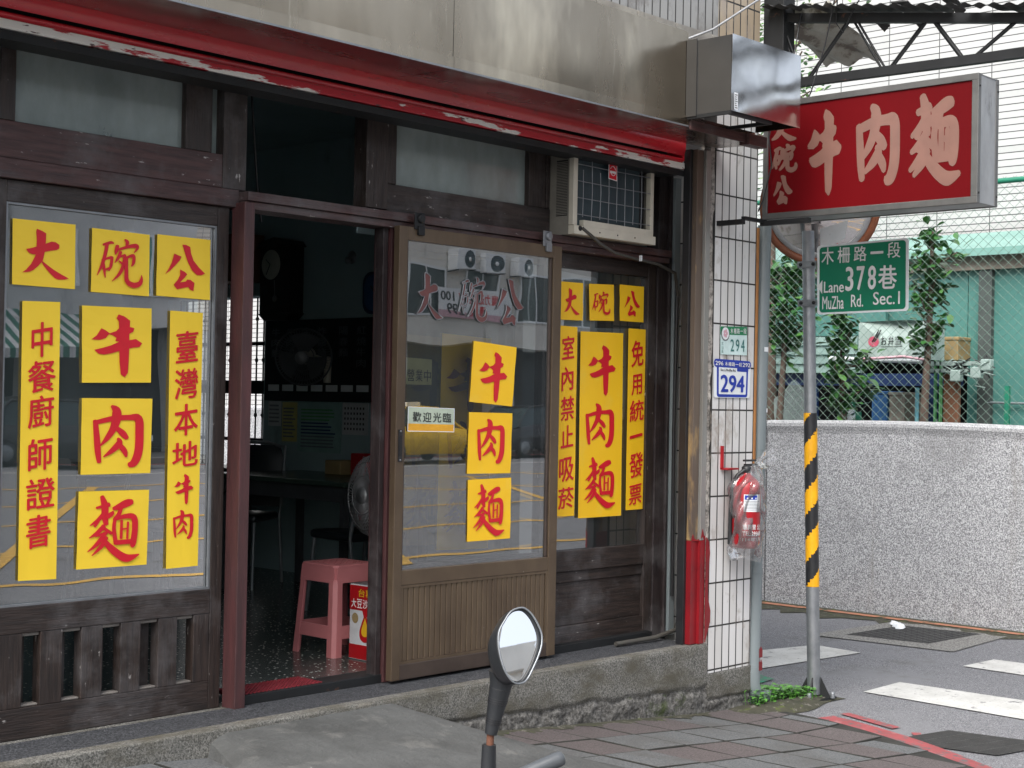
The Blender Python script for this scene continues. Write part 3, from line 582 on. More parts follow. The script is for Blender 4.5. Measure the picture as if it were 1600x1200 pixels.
# ---- timber front ----
YF = 5.0
M['slot_edge'] = pbr('worn_slot_edge', (.22, .20, .18), (.12, .11, .10), 9, rough=.7)
def front():
    # left shop window: frame with slotted base, glass, sliding wooden shutters behind the slots
    m = MB()
    zt, zb = 2.312, .863
    m.box(2.2, 2.706, YF, 5.06, .385, 2.39, 1)                     # neighbouring stile (mostly outside)
    m.box(2.706, 3.617, YF, 5.06, zt, 2.39, 0)                     # top rail
    m.box(3.617, 3.672, YF, 5.06, .385, 2.39, 1)                   # right stile
    m.box(2.706, 3.617, YF, 5.06, .766, zb, 0)
    m.box(2.706, 3.617, YF+.001, 5.058, .385, .498, 0)
    sl = [(2.806, 2.877), (2.967, 3.045), (3.134, 3.213), (3.30, 3.379), (3.466, 3.543)]
    xs = [2.706]+[v for s in sl for v in s]+[3.617]
    for i in range(0, len(xs), 2): m.box(xs[i], xs[i+1], YF+.002, 5.056, .498, .766, 1)
    for a, b in sl: m.box(a, b, 5.012, 5.05, .752, .7655, 2); m.box(a, b, 5.012, 5.05, .4985, .507, 2)
    w = m.build('shop_window', ['wood_h', 'wood_v', 'slot_edge'], shop, bevel=.003)
    k = MB()
    for i, (a, b) in enumerate(sl):
        e = a+(b-a)*(.55, .55, .5, .95, .22)[i]; k.box(a-.02, e, 5.062, 5.075, .49, .775)
    k.build('slot_shutter', 'wood_v', w)
    MB().poly([(2.700, 5.022, zb-.01), (3.622, 5.022, zb-.01), (3.622, 5.022, zt+.01), (2.700, 5.022, zt+.01)]).build('glass_pane', 'glass', w)
    b = MB()
    for (x0, x1, z0, z1) in ((2.706, 3.617, zb, zb+.008), (2.706, 3.617, zt-.008, zt), (3.609, 3.617, zb+.008, zt-.008), (2.706, 2.714, zb+.008, zt-.008)):
        b.box(x0, x1, 5.006, 5.019, z0, z1)
    b.build('glazing_bead', 'galv', w)
    # beam and transom lights over it
    m = MB(); m.box(1.2, 3.70, 4.975, 5.06, 2.392, 2.462, 0); m.box(1.2, 3.70, 4.99, 5.06, 2.464, 2.598, 0)
    m.box(-1.5, 1.199, 4.978, 5.06, 2.392, 2.598, 0); m.build('header_beam', 'wood_r', shop, bevel=.003)
    q = MB()
    for k in range(5): q.box(-1.5+.41*k, -1.095+.41*k, 5.004, 5.06, .386, 2.39, 0)
    q.box(.55, 2.198, 5.004, 5.06, .386, .86, 0); q.box(.55, 2.198, 5.004, 5.06, 2.31, 2.39, 0)
    MB().poly([(.55, 5.022, .86), (2.2, 5.022, .86), (2.2, 5.022, 2.31), (.55, 5.022, 2.31)]).build('added_side_pane', 'glass', shop)  # this and the frosted pane: unseen, added to let more daylight inside
    MB().poly([(-1.5, 5.03, 2.6), (2.67, 5.03, 2.6), (2.67, 5.03, 2.92), (-1.5, 5.03, 2.92)]).build('added_frosted_pane', 'frost', shop)
    q.build('plank_panel', 'wood_v', shop, bevel=.003)
    def transom(x0, x1, z0, z1, post):
        t = MB(); t.box(x0-.06, x0, YF, 5.06, z0, 2.92, 1); t.box(x1, x1+.12, YF, 5.06, z0, 2.92, 1); t.box(x0, x1, YF+.002, 5.058, 2.90, 2.918, 0)
        f = t.build('transom_window', ['wood_h', 'wood_v'], shop, bevel=.003)
        MB().box(x0-.005, x1+.005, 5.03, 5.036, z0-.005, 2.93).build('frosted_pane', 'frost', f)
        MB().box(x0-.005, x1+.005, 5.25, 5.26, z0-.2, 3.1).build('inner_screen', 'int_wall', f)
    transom(2.731, 3.455, 2.60, 2.9, 0)
    t = MB(); t.box(3.577, 3.583, YF+.004, 5.06, 2.60, 2.92); t.box(3.625, 3.74, 4.985, 5.07, 2.463, 2.92); f = t.build('transom_post', 'wood_v', shop, bevel=.003)
    MB().box(3.58, 3.628, 5.035, 5.04, 2.598, 2.92).build('frosted_pane', 'frost', f)
    transom(4.575, 5.452, 2.59, 2.9, 0)
    t = MB(); t.box(4.385, 4.513, 4.985, 5.07, 2.47, 2.92); t.build('transom_post', 'wood_v', shop, bevel=.003)
    t = MB(); t.box(4.514, 5.60, 4.992, 5.06, 2.458, 2.588, 0); t.box(5.574, 5.60, 4.994, 5.062, 2.589, 2.92, 0); t.build('transom_rail', 'wood_h', shop, bevel=.003)
    # door track across the front
    t = MB(); t.box(3.70, 6.50, 4.915, 5.05, 2.418, 2.455, 0); t.box(3.70, 6.50, 4.93, 5.05, 2.386, 2.417, 0); t.box(4.6, 6.50, 4.998, 5.06, 2.455, 2.47, 0)
    t.build('door_track', 'wood_r', shop, bevel=.003)
    t = MB(); t.box(3.684, 3.735, 4.915, 5.0, .385, 2.41); t.build('door_post', 'post', shop, bevel=.003)
    t = MB(); t.box(4.472, 4.50, 4.962, 5.02, .39, 2.39, 0); t.box(4.505, 4.56, 4.945, 5.06, .39, 2.39, 1); t.build('door_jamb', ['wood_d', 'post'], shop, bevel=.002)
    t = MB(); t.box(3.75, 6.44, 4.957, 5.075, .386, .425); t.build('threshold', 'galv_dark', shop, bevel=.003)
    # right shop window: fixed light behind the sliding door and beside it
    m = MB(); zt, zb = 2.312, .887
    m.box(4.56, 6.41, YF, 5.06, zt, 2.384, 0); m.box(4.56, 6.41, YF, 5.06, .782, zb, 0)
    m.box(6.412, 6.478, YF, 5.06, .390, 2.384, 1); m.box(5.575, 5.640, YF+.004, 5.055, zb, zt, 1)
    m.box(4.56, 6.41, YF+.012, 5.05, .727, .781, 0); m.box(4.56, 6.41, YF+.022, 5.05, .508, .726, 0); m.box(4.56, 6.41, YF+.003, 5.05, .390, .507, 0)
    w = m.build('shop_window', ['wood_h', 'wood_v'], shop, bevel=.003)
    MB().poly([(4.565, 5.028, zb-.008), (6.415, 5.028, zb-.008), (6.415, 5.028, zt+.008), (4.565, 5.028, zt+.008)]).build('glass_pane', 'glass', w)
    m = MB(); m.box(6.48, 6.56, 4.99, 5.07, .388, 2.92, 0); m.box(6.562, 6.583, 4.975, 5.06, .388, 2.92, 0); m.build('end_post', 'wood_d', shop, bevel=.003)
    m = MB(); m.box(6.585, 6.635, 4.96, 5.05, .388, 2.86, 0); m.build('grey_conduit_strip', 'pvc', shop, bevel=.003)
    # sliding door
    m = MB(); x0, x1 = 4.497, 5.575; ya, yb = 4.885, 4.922
    m.box(x0, x0+.050, ya, yb, .402, 2.394, 0); m.box(x1-.060, x1, ya, yb, .402, 2.394, 0)
    m.box(x0+.05, x1-.06, ya+.001, yb, 2.334, 2.394, 0); m.box(x0+.05, x1-.06, ya+.001, yb, .816, .882, 0); m.box(x0+.05, x1-.06, ya+.001, yb, .402, .470, 1)
    m.box(x0+.05, x0+.062, ya+.008, yb-.004, .882, 2.334, 1); m.box(x1-.075, x1-.06, ya+.008, yb-.004, .882, 2.334, 1)
    d = m.build('sliding_door', ['alu', 'alu_d'], shop, bevel=.003)
    k = MB(); n = 28; W = (x1-.06-x0-.05-.03)/n
    for i in range(n):
        a = x0+.065+i*W; k.add([(a+.0012, ya+.013, .484), (a+.005, ya+.006, .484), (a+W-.005, ya+.006, .484), (a+W-.0012, ya+.013, .484), (a+.0012, ya+.013, .803), (a+.005, ya+.006, .803), (a+W-.005, ya+.006, .803), (a+W-.0012, ya+.013, .803)],
            [(0, 1, 5, 4), (1, 2, 6, 5), (2, 3, 7, 6)], 0)
    k.box(x0+.05, x1-.06, ya+.016, yb-.005, .47, .816, 1)
    k.box(x0+.05, x1-.06, ya+.003, ya+.016, .470, .483, 0); k.box(x0+.05, x1-.06, ya+.003, ya+.016, .804, .816, 0); k.box(x0+.05, x0+.064, ya+.003, ya+.016, .483, .804, 0); k.box(x1-.074, x1-.06, ya+.003, ya+.016, .483, .804, 0)
    k.build('kick_panel', ['alu', 'alu_d'], d)
    MB().poly([(x0+.045, 4.902, .876), (x1-.055, 4.902, .876), (x1-.055, 4.902, 2.34), (x0+.045, 4.902, 2.34)]).build('glass_pane', 'door_glass', d)
    h = MB(); h.box(x0+.014, x0+.036, ya-.004, ya, 1.36, 1.50, 0); h.box(x0+.019, x0+.031, ya-.006, ya-.004, 1.385, 1.475, 1)
    for z in (1.367, 1.493): h.lathe([(0, .003), (.004, .003), (.004, 0)], (x0+.025, ya-.004, z), (0, -1, 0), 10, 2)
    h.build('pull_handle', ['black', 'dark', 'galv'], d)
    for x in (4.612, 5.462):
        b = MB(); b.box(x-.03, x+.03, 4.880, 4.886, 2.385, 2.46); b.lathe([(0, .012), (.018, .012), (.022, .004), (.022, 0)], (x+.005, 4.88, 2.435), (0, -1, 0), 16); b.box(x-.012, x+.025, 4.872, 4.885, 2.36, 2.40)
        b.build('roller_bracket', 'galv_dark' if x < 5 else 'galv', d, bevel=.002)
    # drain hose lying on the sill
    MB().path([(6.62, 4.90, .75), (6.615, 4.90, .52), (6.55, 4.885, .43), (6.35, 4.87, .41), (6.05, 4.89, .405)], .012, 10).build('drain_hose', 'cable', shop)
    MB().path([(6.60, 4.95, 2.25), (6.59, 4.95, 1.5), (6.60, 4.95, .6)], .010, 8).build('conduit', 'black', shop)
front()

# ---- roller shutter, guides ----
def shutter():
    t = thing('roller_shutter', 'red roller shutter rolled up under the steel fascia, paint peeling off its bottom bar', 'shutter', (4.5, 4.75, 2.9))
    x0, x1 = 1.0, 6.36
    def prof(pts, mi, b=None):
        n = len(pts); m.add([(x0, y, z) for y, z in pts]+[(x1, y, z) for y, z in pts], [(i, i+1, n+i+1, n+i) for i in range(n-1)], mi, True)
    m = MB(); R0 = .085
    prof([(4.815-R0*1.0*math.sin(a), 2.975+R0*.95*math.cos(a)) for a in [R(k) for k in range(5, 130, 8)]], 0)
    m.box(x1-.004, x1, 4.74, 4.85, 2.90, 3.03, 0)
    m.build('shutter_roll', 'red', t)
    m = MB(); prof([(4.755, 2.918), (4.742, 2.910), (4.742, 2.902), (4.752, 2.897), (4.752, 2.892)], 0); m.build('curtain_edge', 'red', t)
    m = MB(); m.box(x0, x1, 4.735, 4.765, 2.856, 2.889); m.build('bottom_bar', 'peel', t, bevel=.004)
    m = MB(); m.box(x0, x1, 4.742, 4.90, 2.830, 2.851); m.box(x0, x1, 4.74, 4.744, 2.821, 2.834); m.build('rubber_seal', 'galv_dark', t)
    def rail(nm, a, b, y0, y1, z0, z1, mat): return MB().box(a, b, y0, y1, z0, z1).build(nm, mat, t, bevel=.002)
    M['guide'] = pbr('guide_rail_paint', (.075, .052, .04), (.12, .092, .07), 4, (2, 2, .3), rough=.5, flecks=[((.30, .20, .09), 5, (1, 1, .3), .56, .64)])
    M['guide_s'] = pbr('guide_rail_steel', (.34, .34, .325), (.24, .225, .20), 4, (2, 2, .3), rough=.4, metal=.5)
    M['redp'] = pbr('splashed_red_paint', (.22, .006, .011), (.15, .005, .009), 6, rough=.45)
    rail('guide_rail', 6.362, 6.383, 4.70, 4.745, .392, 2.96, 'black')
    rail('guide_rail', 6.385, 6.440, 4.672, 4.742, .93, 2.96, 'guide'); rail('guide_rail', 6.4415, 6.482, 4.655, 4.74, .93, 2.96, 'guide_s')
    r = MB(); rr = random.Random(4)
    r.box(6.3847, 6.4405, 4.671, 4.743, .394, .929); r.box(6.4412, 6.4822, 4.654, 4.741, .394, .929)
    top = [(6.3847+.0122*i, .93+.03*rr.random()+(.03 if i in (1, 6) else 0)) for i in range(9)]
    r.prism([(x, 4.6715-.0028 if x < 6.4405 else 4.6515, z) for x, z in top]+[(6.482, 4.6515, .929), (6.3847, 4.6687, .929)], (0, .0025, 0))
    edge = [(6.483, .945)]+[(6.50+.03*rr.random(), .92-.06*i) for i in range(8)]+[(6.483, .40)]
    r.prism([(x, 4.6445, z) for x, z in edge], (0, .004, 0))
    r.build('red_paint_splash', 'redp', t)
shutter()

# ---- stainless fascia ----
def fascia():
    t = thing('steel_fascia', 'long stained stainless steel fascia and soffit over the shop front', 'fascia', (4.3, 4.36, 2.97))
    seams = [1.0, 2.70, 4.287, 5.872]
    for a, b in zip(seams, seams[1:]):
        m = MB()
        def ff(u, v, a=a, b=b):
            x = a+.002+(b-a-.004)*u; z = 2.985+.435*v
            bul = .006*math.sin(u*math.pi)*math.sin(v*math.pi)+.002*math.sin(u*19+a*3)*math.sin(v*math.pi)
            return (x, 4.362-bul-.0, z)
        m.grid(ff, 24, 10, 0, True)
        m.box(a+.001, b-.001, 4.355, 4.362, 2.972, 3.018, 0)
        m.build('fascia_panel', 'steel', t)
        s = MB(); s.grid(lambda u, v, a=a, b=b: (a+.003+(b-a-.006)*u, 4.356+.375*v, 2.971+.012*v+.004*math.sin(u*9+a)*math.sin(v*math.pi)), 20, 8, 0, True)
        s.build('soffit_panel', 'steel_s', t)
        MB().box(a+.001, b-.001, 4.3535, 4.357, 2.966, 2.9735).build('edge_trim', 'galv', t)
    e = MB(); e.box(1.0, 5.872, 4.37, 4.86, 3.418, 3.428); e.build('fascia_top', 'steel', t)
    s = MB(); s.grid(lambda u, v: (5.872+.66*u, 4.36+.34*v, 2.972+.012*v), 6, 4); s.box(5.872, 6.44, 4.358, 4.364, 2.968, 3.02); s.build('soffit_end', 'steel_s', t)
    # the stainless duct box at the corner
    b = thing('steel_box', 'projecting stainless box at the corner end of the fascia with a mirror-bright front', 'box', (6.2, 4.2, 3.0))
    X0, X1 = 5.86, 6.45; y0 = 4.10
    m = MB(); m.box(X0, X0+.004, y0+.004, 4.36, 3.017, 3.372); m.build('side_sheet', 'boxside', b)
    def fr(u, v):
        bul = .0022*math.sin(u*5+1)*math.sin(v*4)+.0006*math.sin(u*11+v*7)
        return (X0+(X1-X0)*u, y0+bul, 3.015+(.36)*v)
    m = MB(); m.grid(fr, 30, 18, 0, True); m.build('front_sheet', 'steel_b', b)
    m = MB(); m.box(X0+.004, X1, y0+.014, 4.36, 3.366, 3.372); m.box(X1-.004, X1, y0+.014, 4.36, 3.02, 3.366); m.build('box_body', 'steel', b)
    m = MB(); m.box(X0, X0+.015, y0+.004, 4.40, 3.0, 3.0165); m.box(X0+.016, X0+.36, y0+.01, y0+.03, 3.0, 3.0165); m.box(X0+.34, X0+.36, y0+.032, 4.40, 3.0, 3.0165); m.build('bottom_rim', 'galv_dark', b)
    m = MB(); m.box(5.88, 6.34, 4.345, 4.357, 2.955, 3.0); m.box(6.342, 6.50, 4.325, 4.385, 2.945, 3.0); m.build('bracket_bar', 'wood_r', b)
    l = MB(); l.box(X0+.012, X0+.04, y0-.0085, y0-.008, 3.02, 3.10, 0)
    for i in range(7): l.box(X0+.016, X0+.036-.004*(i % 3), y0-.0092, y0-.0087, 3.027+i*.010, 3.031+i*.010, 1)
    l.build('maker_label', ['white_plate', 'black_ink'], b)
    m = MB(); m.box(X0-.006, X0, y0+.20, 4.36, 3.01, 3.38)
    m.build('side_flange', 'boxside', b)
M['boxside'] = pbr('shaded_box_steel', (.10, .10, .10), (.08, .08, .08), 2, rough=.4, metal=.8)  # same stainless, darkened: the shade on the box side is put into the colour
fascia()

# ------------------------------------------------------------------ yellow cards on the glass
def card(name, y, q, mat, label, group, chars, ink='ink', cat='poster', wavy=.0011):
    q3 = [(x, y, z) for x, z in q]; fn = quadmap(q3, (0, -1, 0))
    o = tag(MB().grid(lambda s, t: fn(s, t, wavy*math.sin(s*7+q[0][0]*9)*math.sin(t*11)), 4, 8).build(name, mat), label, cat, group)
    m = MB()
    for ch, cell in chars: put(m, kai(ch), (lambda s, t, d: fn(s, t, d+wavy+.0006)), cell)
    m.build('lettering', ink, o); return o
def nat(ch): return (ch, bbox(brush_glyph(ch)))
def cards():
    L = 'cards on the left shop window'; D = 'cards on the sliding door'; Rg = 'cards on the right shop window'
    card('poster', 5.012, [(2.736, 2.254), (2.988, 2.256), (2.991, 2.017), (2.739, 2.018)], 'paper_l', 'lemon yellow square card with red 大, top left on the left shop window', L, [nat('大')])
    card('poster', 5.012, [(3.057, 2.251), (3.308, 2.248), (3.311, 2.011), (3.058, 2.012)], 'paper_l', 'lemon yellow square card with red 碗, top middle on the left shop window', L, [nat('碗')])
    card('poster', 5.012, [(3.343, 2.254), (3.591, 2.254), (3.594, 2.014), (3.343, 2.016)], 'paper_l', 'lemon yellow square card with red 公, top right on the left shop window', L, [nat('公')])
    def col(chs, ys, w, h, s0=.5):
        return [(c, (s0-w/2, y-h/2, s0+w/2, y+h/2)) for c, y in zip(chs, ys)]
    card('poster_strip', 5.012, [(2.781, 1.961), (2.932, 1.966), (2.941, .95), (2.788, .954)], 'paper_l', 'tall lemon yellow strip reading 中餐廚師證書 on the left shop window', L,
         [('中', (.24, .073, .80, .200)), ('餐', (.16, .212, .90, .330)), ('廚', (.18, .337, .86, .458)), ('師', (.20, .490, .84, .610)), ('證', (.16, .632, .92, .750)), ('書', (.18, .765, .82, .888))])
    card('poster', 5.012, [(3.022, 1.959), (3.324, 1.965), (3.328, 1.679), (3.029, 1.672)], 'paper_l', 'large lemon yellow card with red 牛 in the middle of the left shop window', L, [nat('牛')])
    card('poster', 5.012, [(3.03, 1.615), (3.336, 1.617), (3.334, 1.33), (3.032, 1.33)], 'paper_l', 'large lemon yellow card with red 肉 in the middle of the left shop window', L, [nat('肉')])
    card('poster', 5.012, [(3.025, 1.268), (3.33, 1.266), (3.326, .978), (3.022, .979)], 'paper_l', 'large lemon yellow card with red 麵, lowest in the middle of the left shop window', L, [nat('麵')])
    card('poster_strip', 5.012, [(3.409, 1.962), (3.562, 1.961), (3.563, .958), (3.414, .955)], 'paper_l', 'tall lemon yellow strip reading 臺灣本地牛肉 beside the door post', L,
         [('臺', (.18, .075, .86, .205)), ('灣', (.16, .218, .88, .345)), ('本', (.16, .360, .90, .485)), ('地', (.12, .505, .92, .605)), ('牛', (.20, .635, .80, .755)), ('肉', (.18, .775, .82, .890))])
    card('poster', 4.897, [(4.982, 1.909), (5.273, 1.89), (5.251, 1.609), (4.962, 1.628)], 'paper_o', 'tilted orange yellow card with red 牛 on the sliding door', D, [('牛', (.16, .13, .82, .97))])
    card('poster', 4.897, [(4.961, 1.58), (5.252, 1.577), (5.247, 1.294), (4.954, 1.297)], 'paper_o', 'orange yellow card with red 肉 on the sliding door', D, [('肉', (.19, .10, .83, .84))])
    card('poster', 4.897, [(4.961, 1.269), (5.252, 1.273), (5.253, .986), (4.963, .985)], 'paper_o', 'orange yellow card with red 麵, lowest on the sliding door', D, [('麵', (.12, .08, .84, .94))])
    card('poster_strip', 5.022, [(4.90, 1.943), (5.23, 1.931), (5.235, .93), (4.89, .94)], 'paper_o', 'long orange yellow card seen through the sliding door glass, on the pane behind it', D,
         [('牛', (.10, .10, .85, .36)), ('肉', (.14, .40, .84, .64)), ('麵', (.10, .68, .88, .95))], ink=pbr('dull_purple_ink', (.20, .03, .06), rough=.6))
    card('poster', 5.015, [(5.693, 2.24), (5.89, 2.243), (5.893, 2.052), (5.693, 2.048)], 'paper_o', 'small orange yellow card with red 大 half behind the sliding door edge', Rg, [('大', (.25, .16, .86, .86))])
    card('poster', 5.015, [(5.936, 2.244), (6.137, 2.252), (6.143, 2.063), (5.946, 2.056)], 'paper_o', 'small orange yellow card with red 碗 on the right shop window', Rg, [('碗', (.09, .20, .82, .84))])
    card('poster', 5.015, [(6.185, 2.257), (6.391, 2.259), (6.391, 2.068), (6.19, 2.067)], 'paper_o', 'small orange yellow card with red 公 on the right shop window', Rg, [('公', (.17, .15, .83, .86))])
    card('poster_strip', 5.015, [(5.70, 2.019), (5.851, 2.017), (5.853, 1.059), (5.705, 1.062)], 'paper_o', 'tall orange yellow strip reading 室內禁止吸菸 beside the sliding door edge', Rg,
         [('室', (.22, .05, .84, .18)), ('內', (.22, .215, .82, .345)), ('禁', (.20, .365, .88, .50)), ('止', (.22, .52, .86, .645)), ('吸', (.16, .685, .92, .82)), ('菸', (.14, .845, .94, .965))])
    card('poster_strip', 5.015, [(5.877, 1.997), (6.222, 2.003), (6.23, 1.045), (5.884, 1.045)], 'paper_o', 'wide orange yellow card with 牛肉麵 written down it on the right shop window', Rg,
         [('牛', (.17, .07, .82, .345)), ('肉', (.13, .385, .80, .625)), ('麵', (.12, .675, .84, .955))], wavy=.0012)
    card('poster_strip', 5.015, [(6.266, 2.031), (6.414, 2.031), (6.419, 1.073), (6.267, 1.071)], 'paper_o', 'narrow orange yellow strip reading 免用統一發票 at the right edge of the right window', Rg,
         [('免', (.16, .065, .86, .215)), ('用', (.20, .245, .80, .37)), ('統', (.12, .39, .92, .515)), ('一', (.14, .575, .86, .61)), ('發', (.14, .68, .92, .825)), ('票', (.16, .855, .86, .975))])
    # papers taped behind the right window
    g = 'papers behind the right window'
    def paper(q, label, mat='paper_w', y=5.045):
        fn = quadmap([(x, y, z) for x, z in q], (0, -1, 0)); rr = random.Random(len(label))
        ph = rr.random()*6
        return tag(MB().grid(lambda s, t: fn(s, t, .006*math.sin(s*6+t*3+ph)*math.sin(t*5+s*4+ph)), 12, 12, 0, True).build('paper', mat), label, 'paper', g)
    paper([(5.66, 2.30), (6.03, 2.28), (6.02, 1.55), (5.66, 1.58)], 'crumpled pale paper behind the small 大 and 碗 cards')
    paper([(5.96, 2.02), (6.30, 2.03), (6.28, 1.55), (5.97, 1.52)], 'creased white paper sticking out behind the wide 牛肉麵 card')
    # painted shop name on the sliding door, white outlined
    d = None
    W = MB(); I = MB()
    q = [(4.60, 4.8985, 2.21), (5.33, 4.8985, 2.21), (5.33, 4.8985, 1.99), (4.60, 4.8985, 1.99)]; fn = quadmap(q, (0, -1, 0))
    for ch, cell in (('大', (.02, .04, .25, .98)), ('碗', (.38, .03, .64, .97)), ('公', (.72, .0, .98, 1.0))):
        put(I, brush_glyph(ch), lambda s, t, dd: fn(s, t, dd+.0002), cell)
        gl = brush_glyph(ch); a, b, c, e = bbox(gl)
        for (v, f, o) in gl:
            ring = o if o else None
            if ring is None:
                n = len(v); m = (n-2)//2-0
                # outline order of a stroke ribbon: tip, left side, tip, right side reversed
                k = n//2; left = v[:k+1]; right = v[k+1:][::-1]; ring = left+right
            pts = [((cell[0]+(p[0]-a)/(c-a)*(cell[2]-cell[0])), (cell[1]+(p[1]-b)/(e-b)*(cell[3]-cell[1]))) for p in ring]
            pp = [fn(s, t, .0022) for s, t in pts]
            W.path(pp+[pp[0]], .0026, 4, cap=False)
    o = tag(I.build('painted_shop_name', 'ink_fade'), 'faded red 大碗公 with white outlines painted on the sliding door glass', 'lettering')
    W.build('white_outline', 'galv', o)
    # welcome plate
    fn = quadmap([(4.577, 4.897, 1.602), (4.866, 4.897, 1.596), (4.866, 4.897, 1.488), (4.576, 4.897, 1.492)], (0, -1, 0))
    m = MB(); m.poly([fn(0, 0), fn(1, 0), fn(1, .68), fn(0, .68)], 0); m.poly([fn(0, .68), fn(1, .68), fn(1, 1), fn(0, 1)], 1)
    for a in ((0, 0, 1, .03), (0, .97, 1, 1), (0, .03, .012, .97), (.988, .03, 1, .97)): m.poly([fn(a[0], a[1], .0006), fn(a[2], a[1], .0006), fn(a[2], a[3], .0006), fn(a[0], a[3], .0006)], 2)
    M['pale_plate'] = pbr('pale_mint_plate', (.50, .58, .46), rough=.4); M['or_plate'] = pbr('orange_band', (.80, .40, .03), rough=.4)
    o = tag(m.build('welcome_plate', ['pale_plate', 'or_plate', 'white_plate']), 'small pale plate reading 歡迎光臨 at the left edge of the sliding door', 'sign')
    m = MB()
    for i, ch in enumerate('歡迎光臨'): put(m, font_glyph(ch, .012), fn, (.10+.215*i, .20, .28+.215*i, .60))
    m.build('lettering', 'black_ink', o)
    # business-hours plate behind the glass
    fn = quadmap([(4.585, 4.93, 1.82), (4.75, 4.93, 1.815), (4.75, 4.93, 1.70), (4.585, 4.93, 1.70)], (0, -1, 0))
    M['cream'] = pbr('cream_card', (.78, .70, .36), rough=.6)
    o = tag(MB().poly([fn(0, 0), fn(1, 0), fn(1, 1), fn(0, 1)]).build('open_plate', 'cream'), 'cream card reading 營業中 hanging behind the sliding door glass', 'sign')
    m = MB()
    for i, ch in enumerate('營業中'): put(m, font_glyph(ch, .006), fn, (.08+.31*i, .42, .34+.31*i, .88))
    m.build('lettering', 'black_ink', o)
cards()

# ------------------------------------------------------------------ window air conditioner
def aircon():
    M['ac_side'] = pbr('shaded_ac_case', (.22, .21, .18), (.15, .14, .12), 5, rough=.6)  # casing sides painted darker than the front: their shade is in the colour
    t = thing('window_air_conditioner', 'old ivory window air conditioner with wire grille under the red shutter', 'air conditioner', (5.9, 4.9, 2.46))
    x0, x1, y, z0, z1 = 5.605, 6.24, 4.842, 2.458, 2.86
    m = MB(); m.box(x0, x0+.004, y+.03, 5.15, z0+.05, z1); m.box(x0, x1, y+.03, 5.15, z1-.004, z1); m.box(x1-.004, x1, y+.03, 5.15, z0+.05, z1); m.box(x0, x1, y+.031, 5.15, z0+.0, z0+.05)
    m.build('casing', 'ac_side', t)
    m = MB()
    for k in range(34): m.box(x0-.003, x0+.001, 4.885, 4.955, 2.555+k*.0078, 2.559+k*.0078)
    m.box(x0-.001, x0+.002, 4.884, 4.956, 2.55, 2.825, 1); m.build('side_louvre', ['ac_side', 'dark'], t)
    m = MB(); m.box(x0-.004, x0+.028, y, y+.03, z0+.045, z1); m.box(x1-.028, x1, y, y+.03, z0+.045, z1); m.box(x0+.028, x1-.028, y, y+.03, z1-.018, z1)
    m.build('front_frame', 'ac', t, bevel=.002)
    m = MB(); m.box(x0-.004, x1+.008, y-.010, y+.03, z0, z0+.043); m.box(x0+.075, x1-.03, y-.004, y+.03, z0+.0435, z0+.075)
    for k in (0.19, .33, .47): m.lathe([(0, .003), (.004, .003), (.004, 0)], (x0+k, y-.010, z0+.022), (0, -1, 0), 8, 1)
    m.lathe([(0, .002), (.014, .002), (.014, 0)], (x0+.04, y-.010, z0+.03), (0, -1, 0), 10, 1)
    m.build('drip_tray', ['ac', 'dark'], t, bevel=.002)
    m = MB(); m.box(x0+.02, x1-.09, y+.026, y+.05, z0+.05, z1-.01, 0); m.box(x1-.09, x1-.02, y+.05, y+.07, z0+.05, z1-.01, 1); m.build('coil', ['fin', 'dark'], t)
    g = MB(); r = .0022
    for k in range(8):
        xx = x0+.075+k*.066; g.path([(xx, y+.006, z0+.07+(.0 if k % 2 else .02)), (xx+.004*math.sin(k), y+.004, z0+.22), (xx, y+.006, z1-.02-(.0 if k % 2 else .06))], r, 6)
    for k in range(4): g.path([(x0+.02, y+.002, z0+.10+k*.082), (x0+.3, y+.001, z0+.098+k*.082), (x1-.02, y+.002, z0+.10+k*.082)], r, 6)
    g.build('wire_grille', 'galv', t)
    fn = quadmap([(5.862, y-.004, 2.842), (5.930, y-.004, 2.836), (5.930, y-.004, 2.752), (5.862, y-.004, 2.758)], (0, -1, 0))
    m = MB(); m.poly([fn(0, 0), fn(1, 0), fn(1, 1), fn(0, 1)], 1); m.poly([fn(.07, .05, .0006), fn(.93, .05, .0006), fn(.93, .95, .0006), fn(.07, .95, .0006)], 0)
    for (a0, a1) in ((R(200), R(340)), (R(20), R(160))):
        pts = [fn(.5+.30*math.cos(a0+(a1-a0)*k/10), .46+.27*math.sin(a0+(a1-a0)*k/10), .0012) for k in range(11)]; m.path(pts, .0022, 4, 1)
    m.box(5.872, 5.920, y-.0055, y-.0052, 2.788, 2.800, 1)
    m.build('maker_badge', ['ink', 'white_ink'], t)
    MB().path([(5.66, y-.01, 2.49), (5.72, y-.012, 2.462), (5.80, y-.01, 2.425), (5.95, y+.02, 2.395), (6.15, 4.90, 2.385), (6.40, 4.93, 2.375), (6.55, 4.93, 2.34), (6.60, 4.945, 2.22)], .0085, 10).build('power_cord', 'cable', t)
    MB().box(6.18, 6.187, 4.87, 4.885, 2.372, 2.402).build('cord_clip', 'white_plate', t)
aircon()

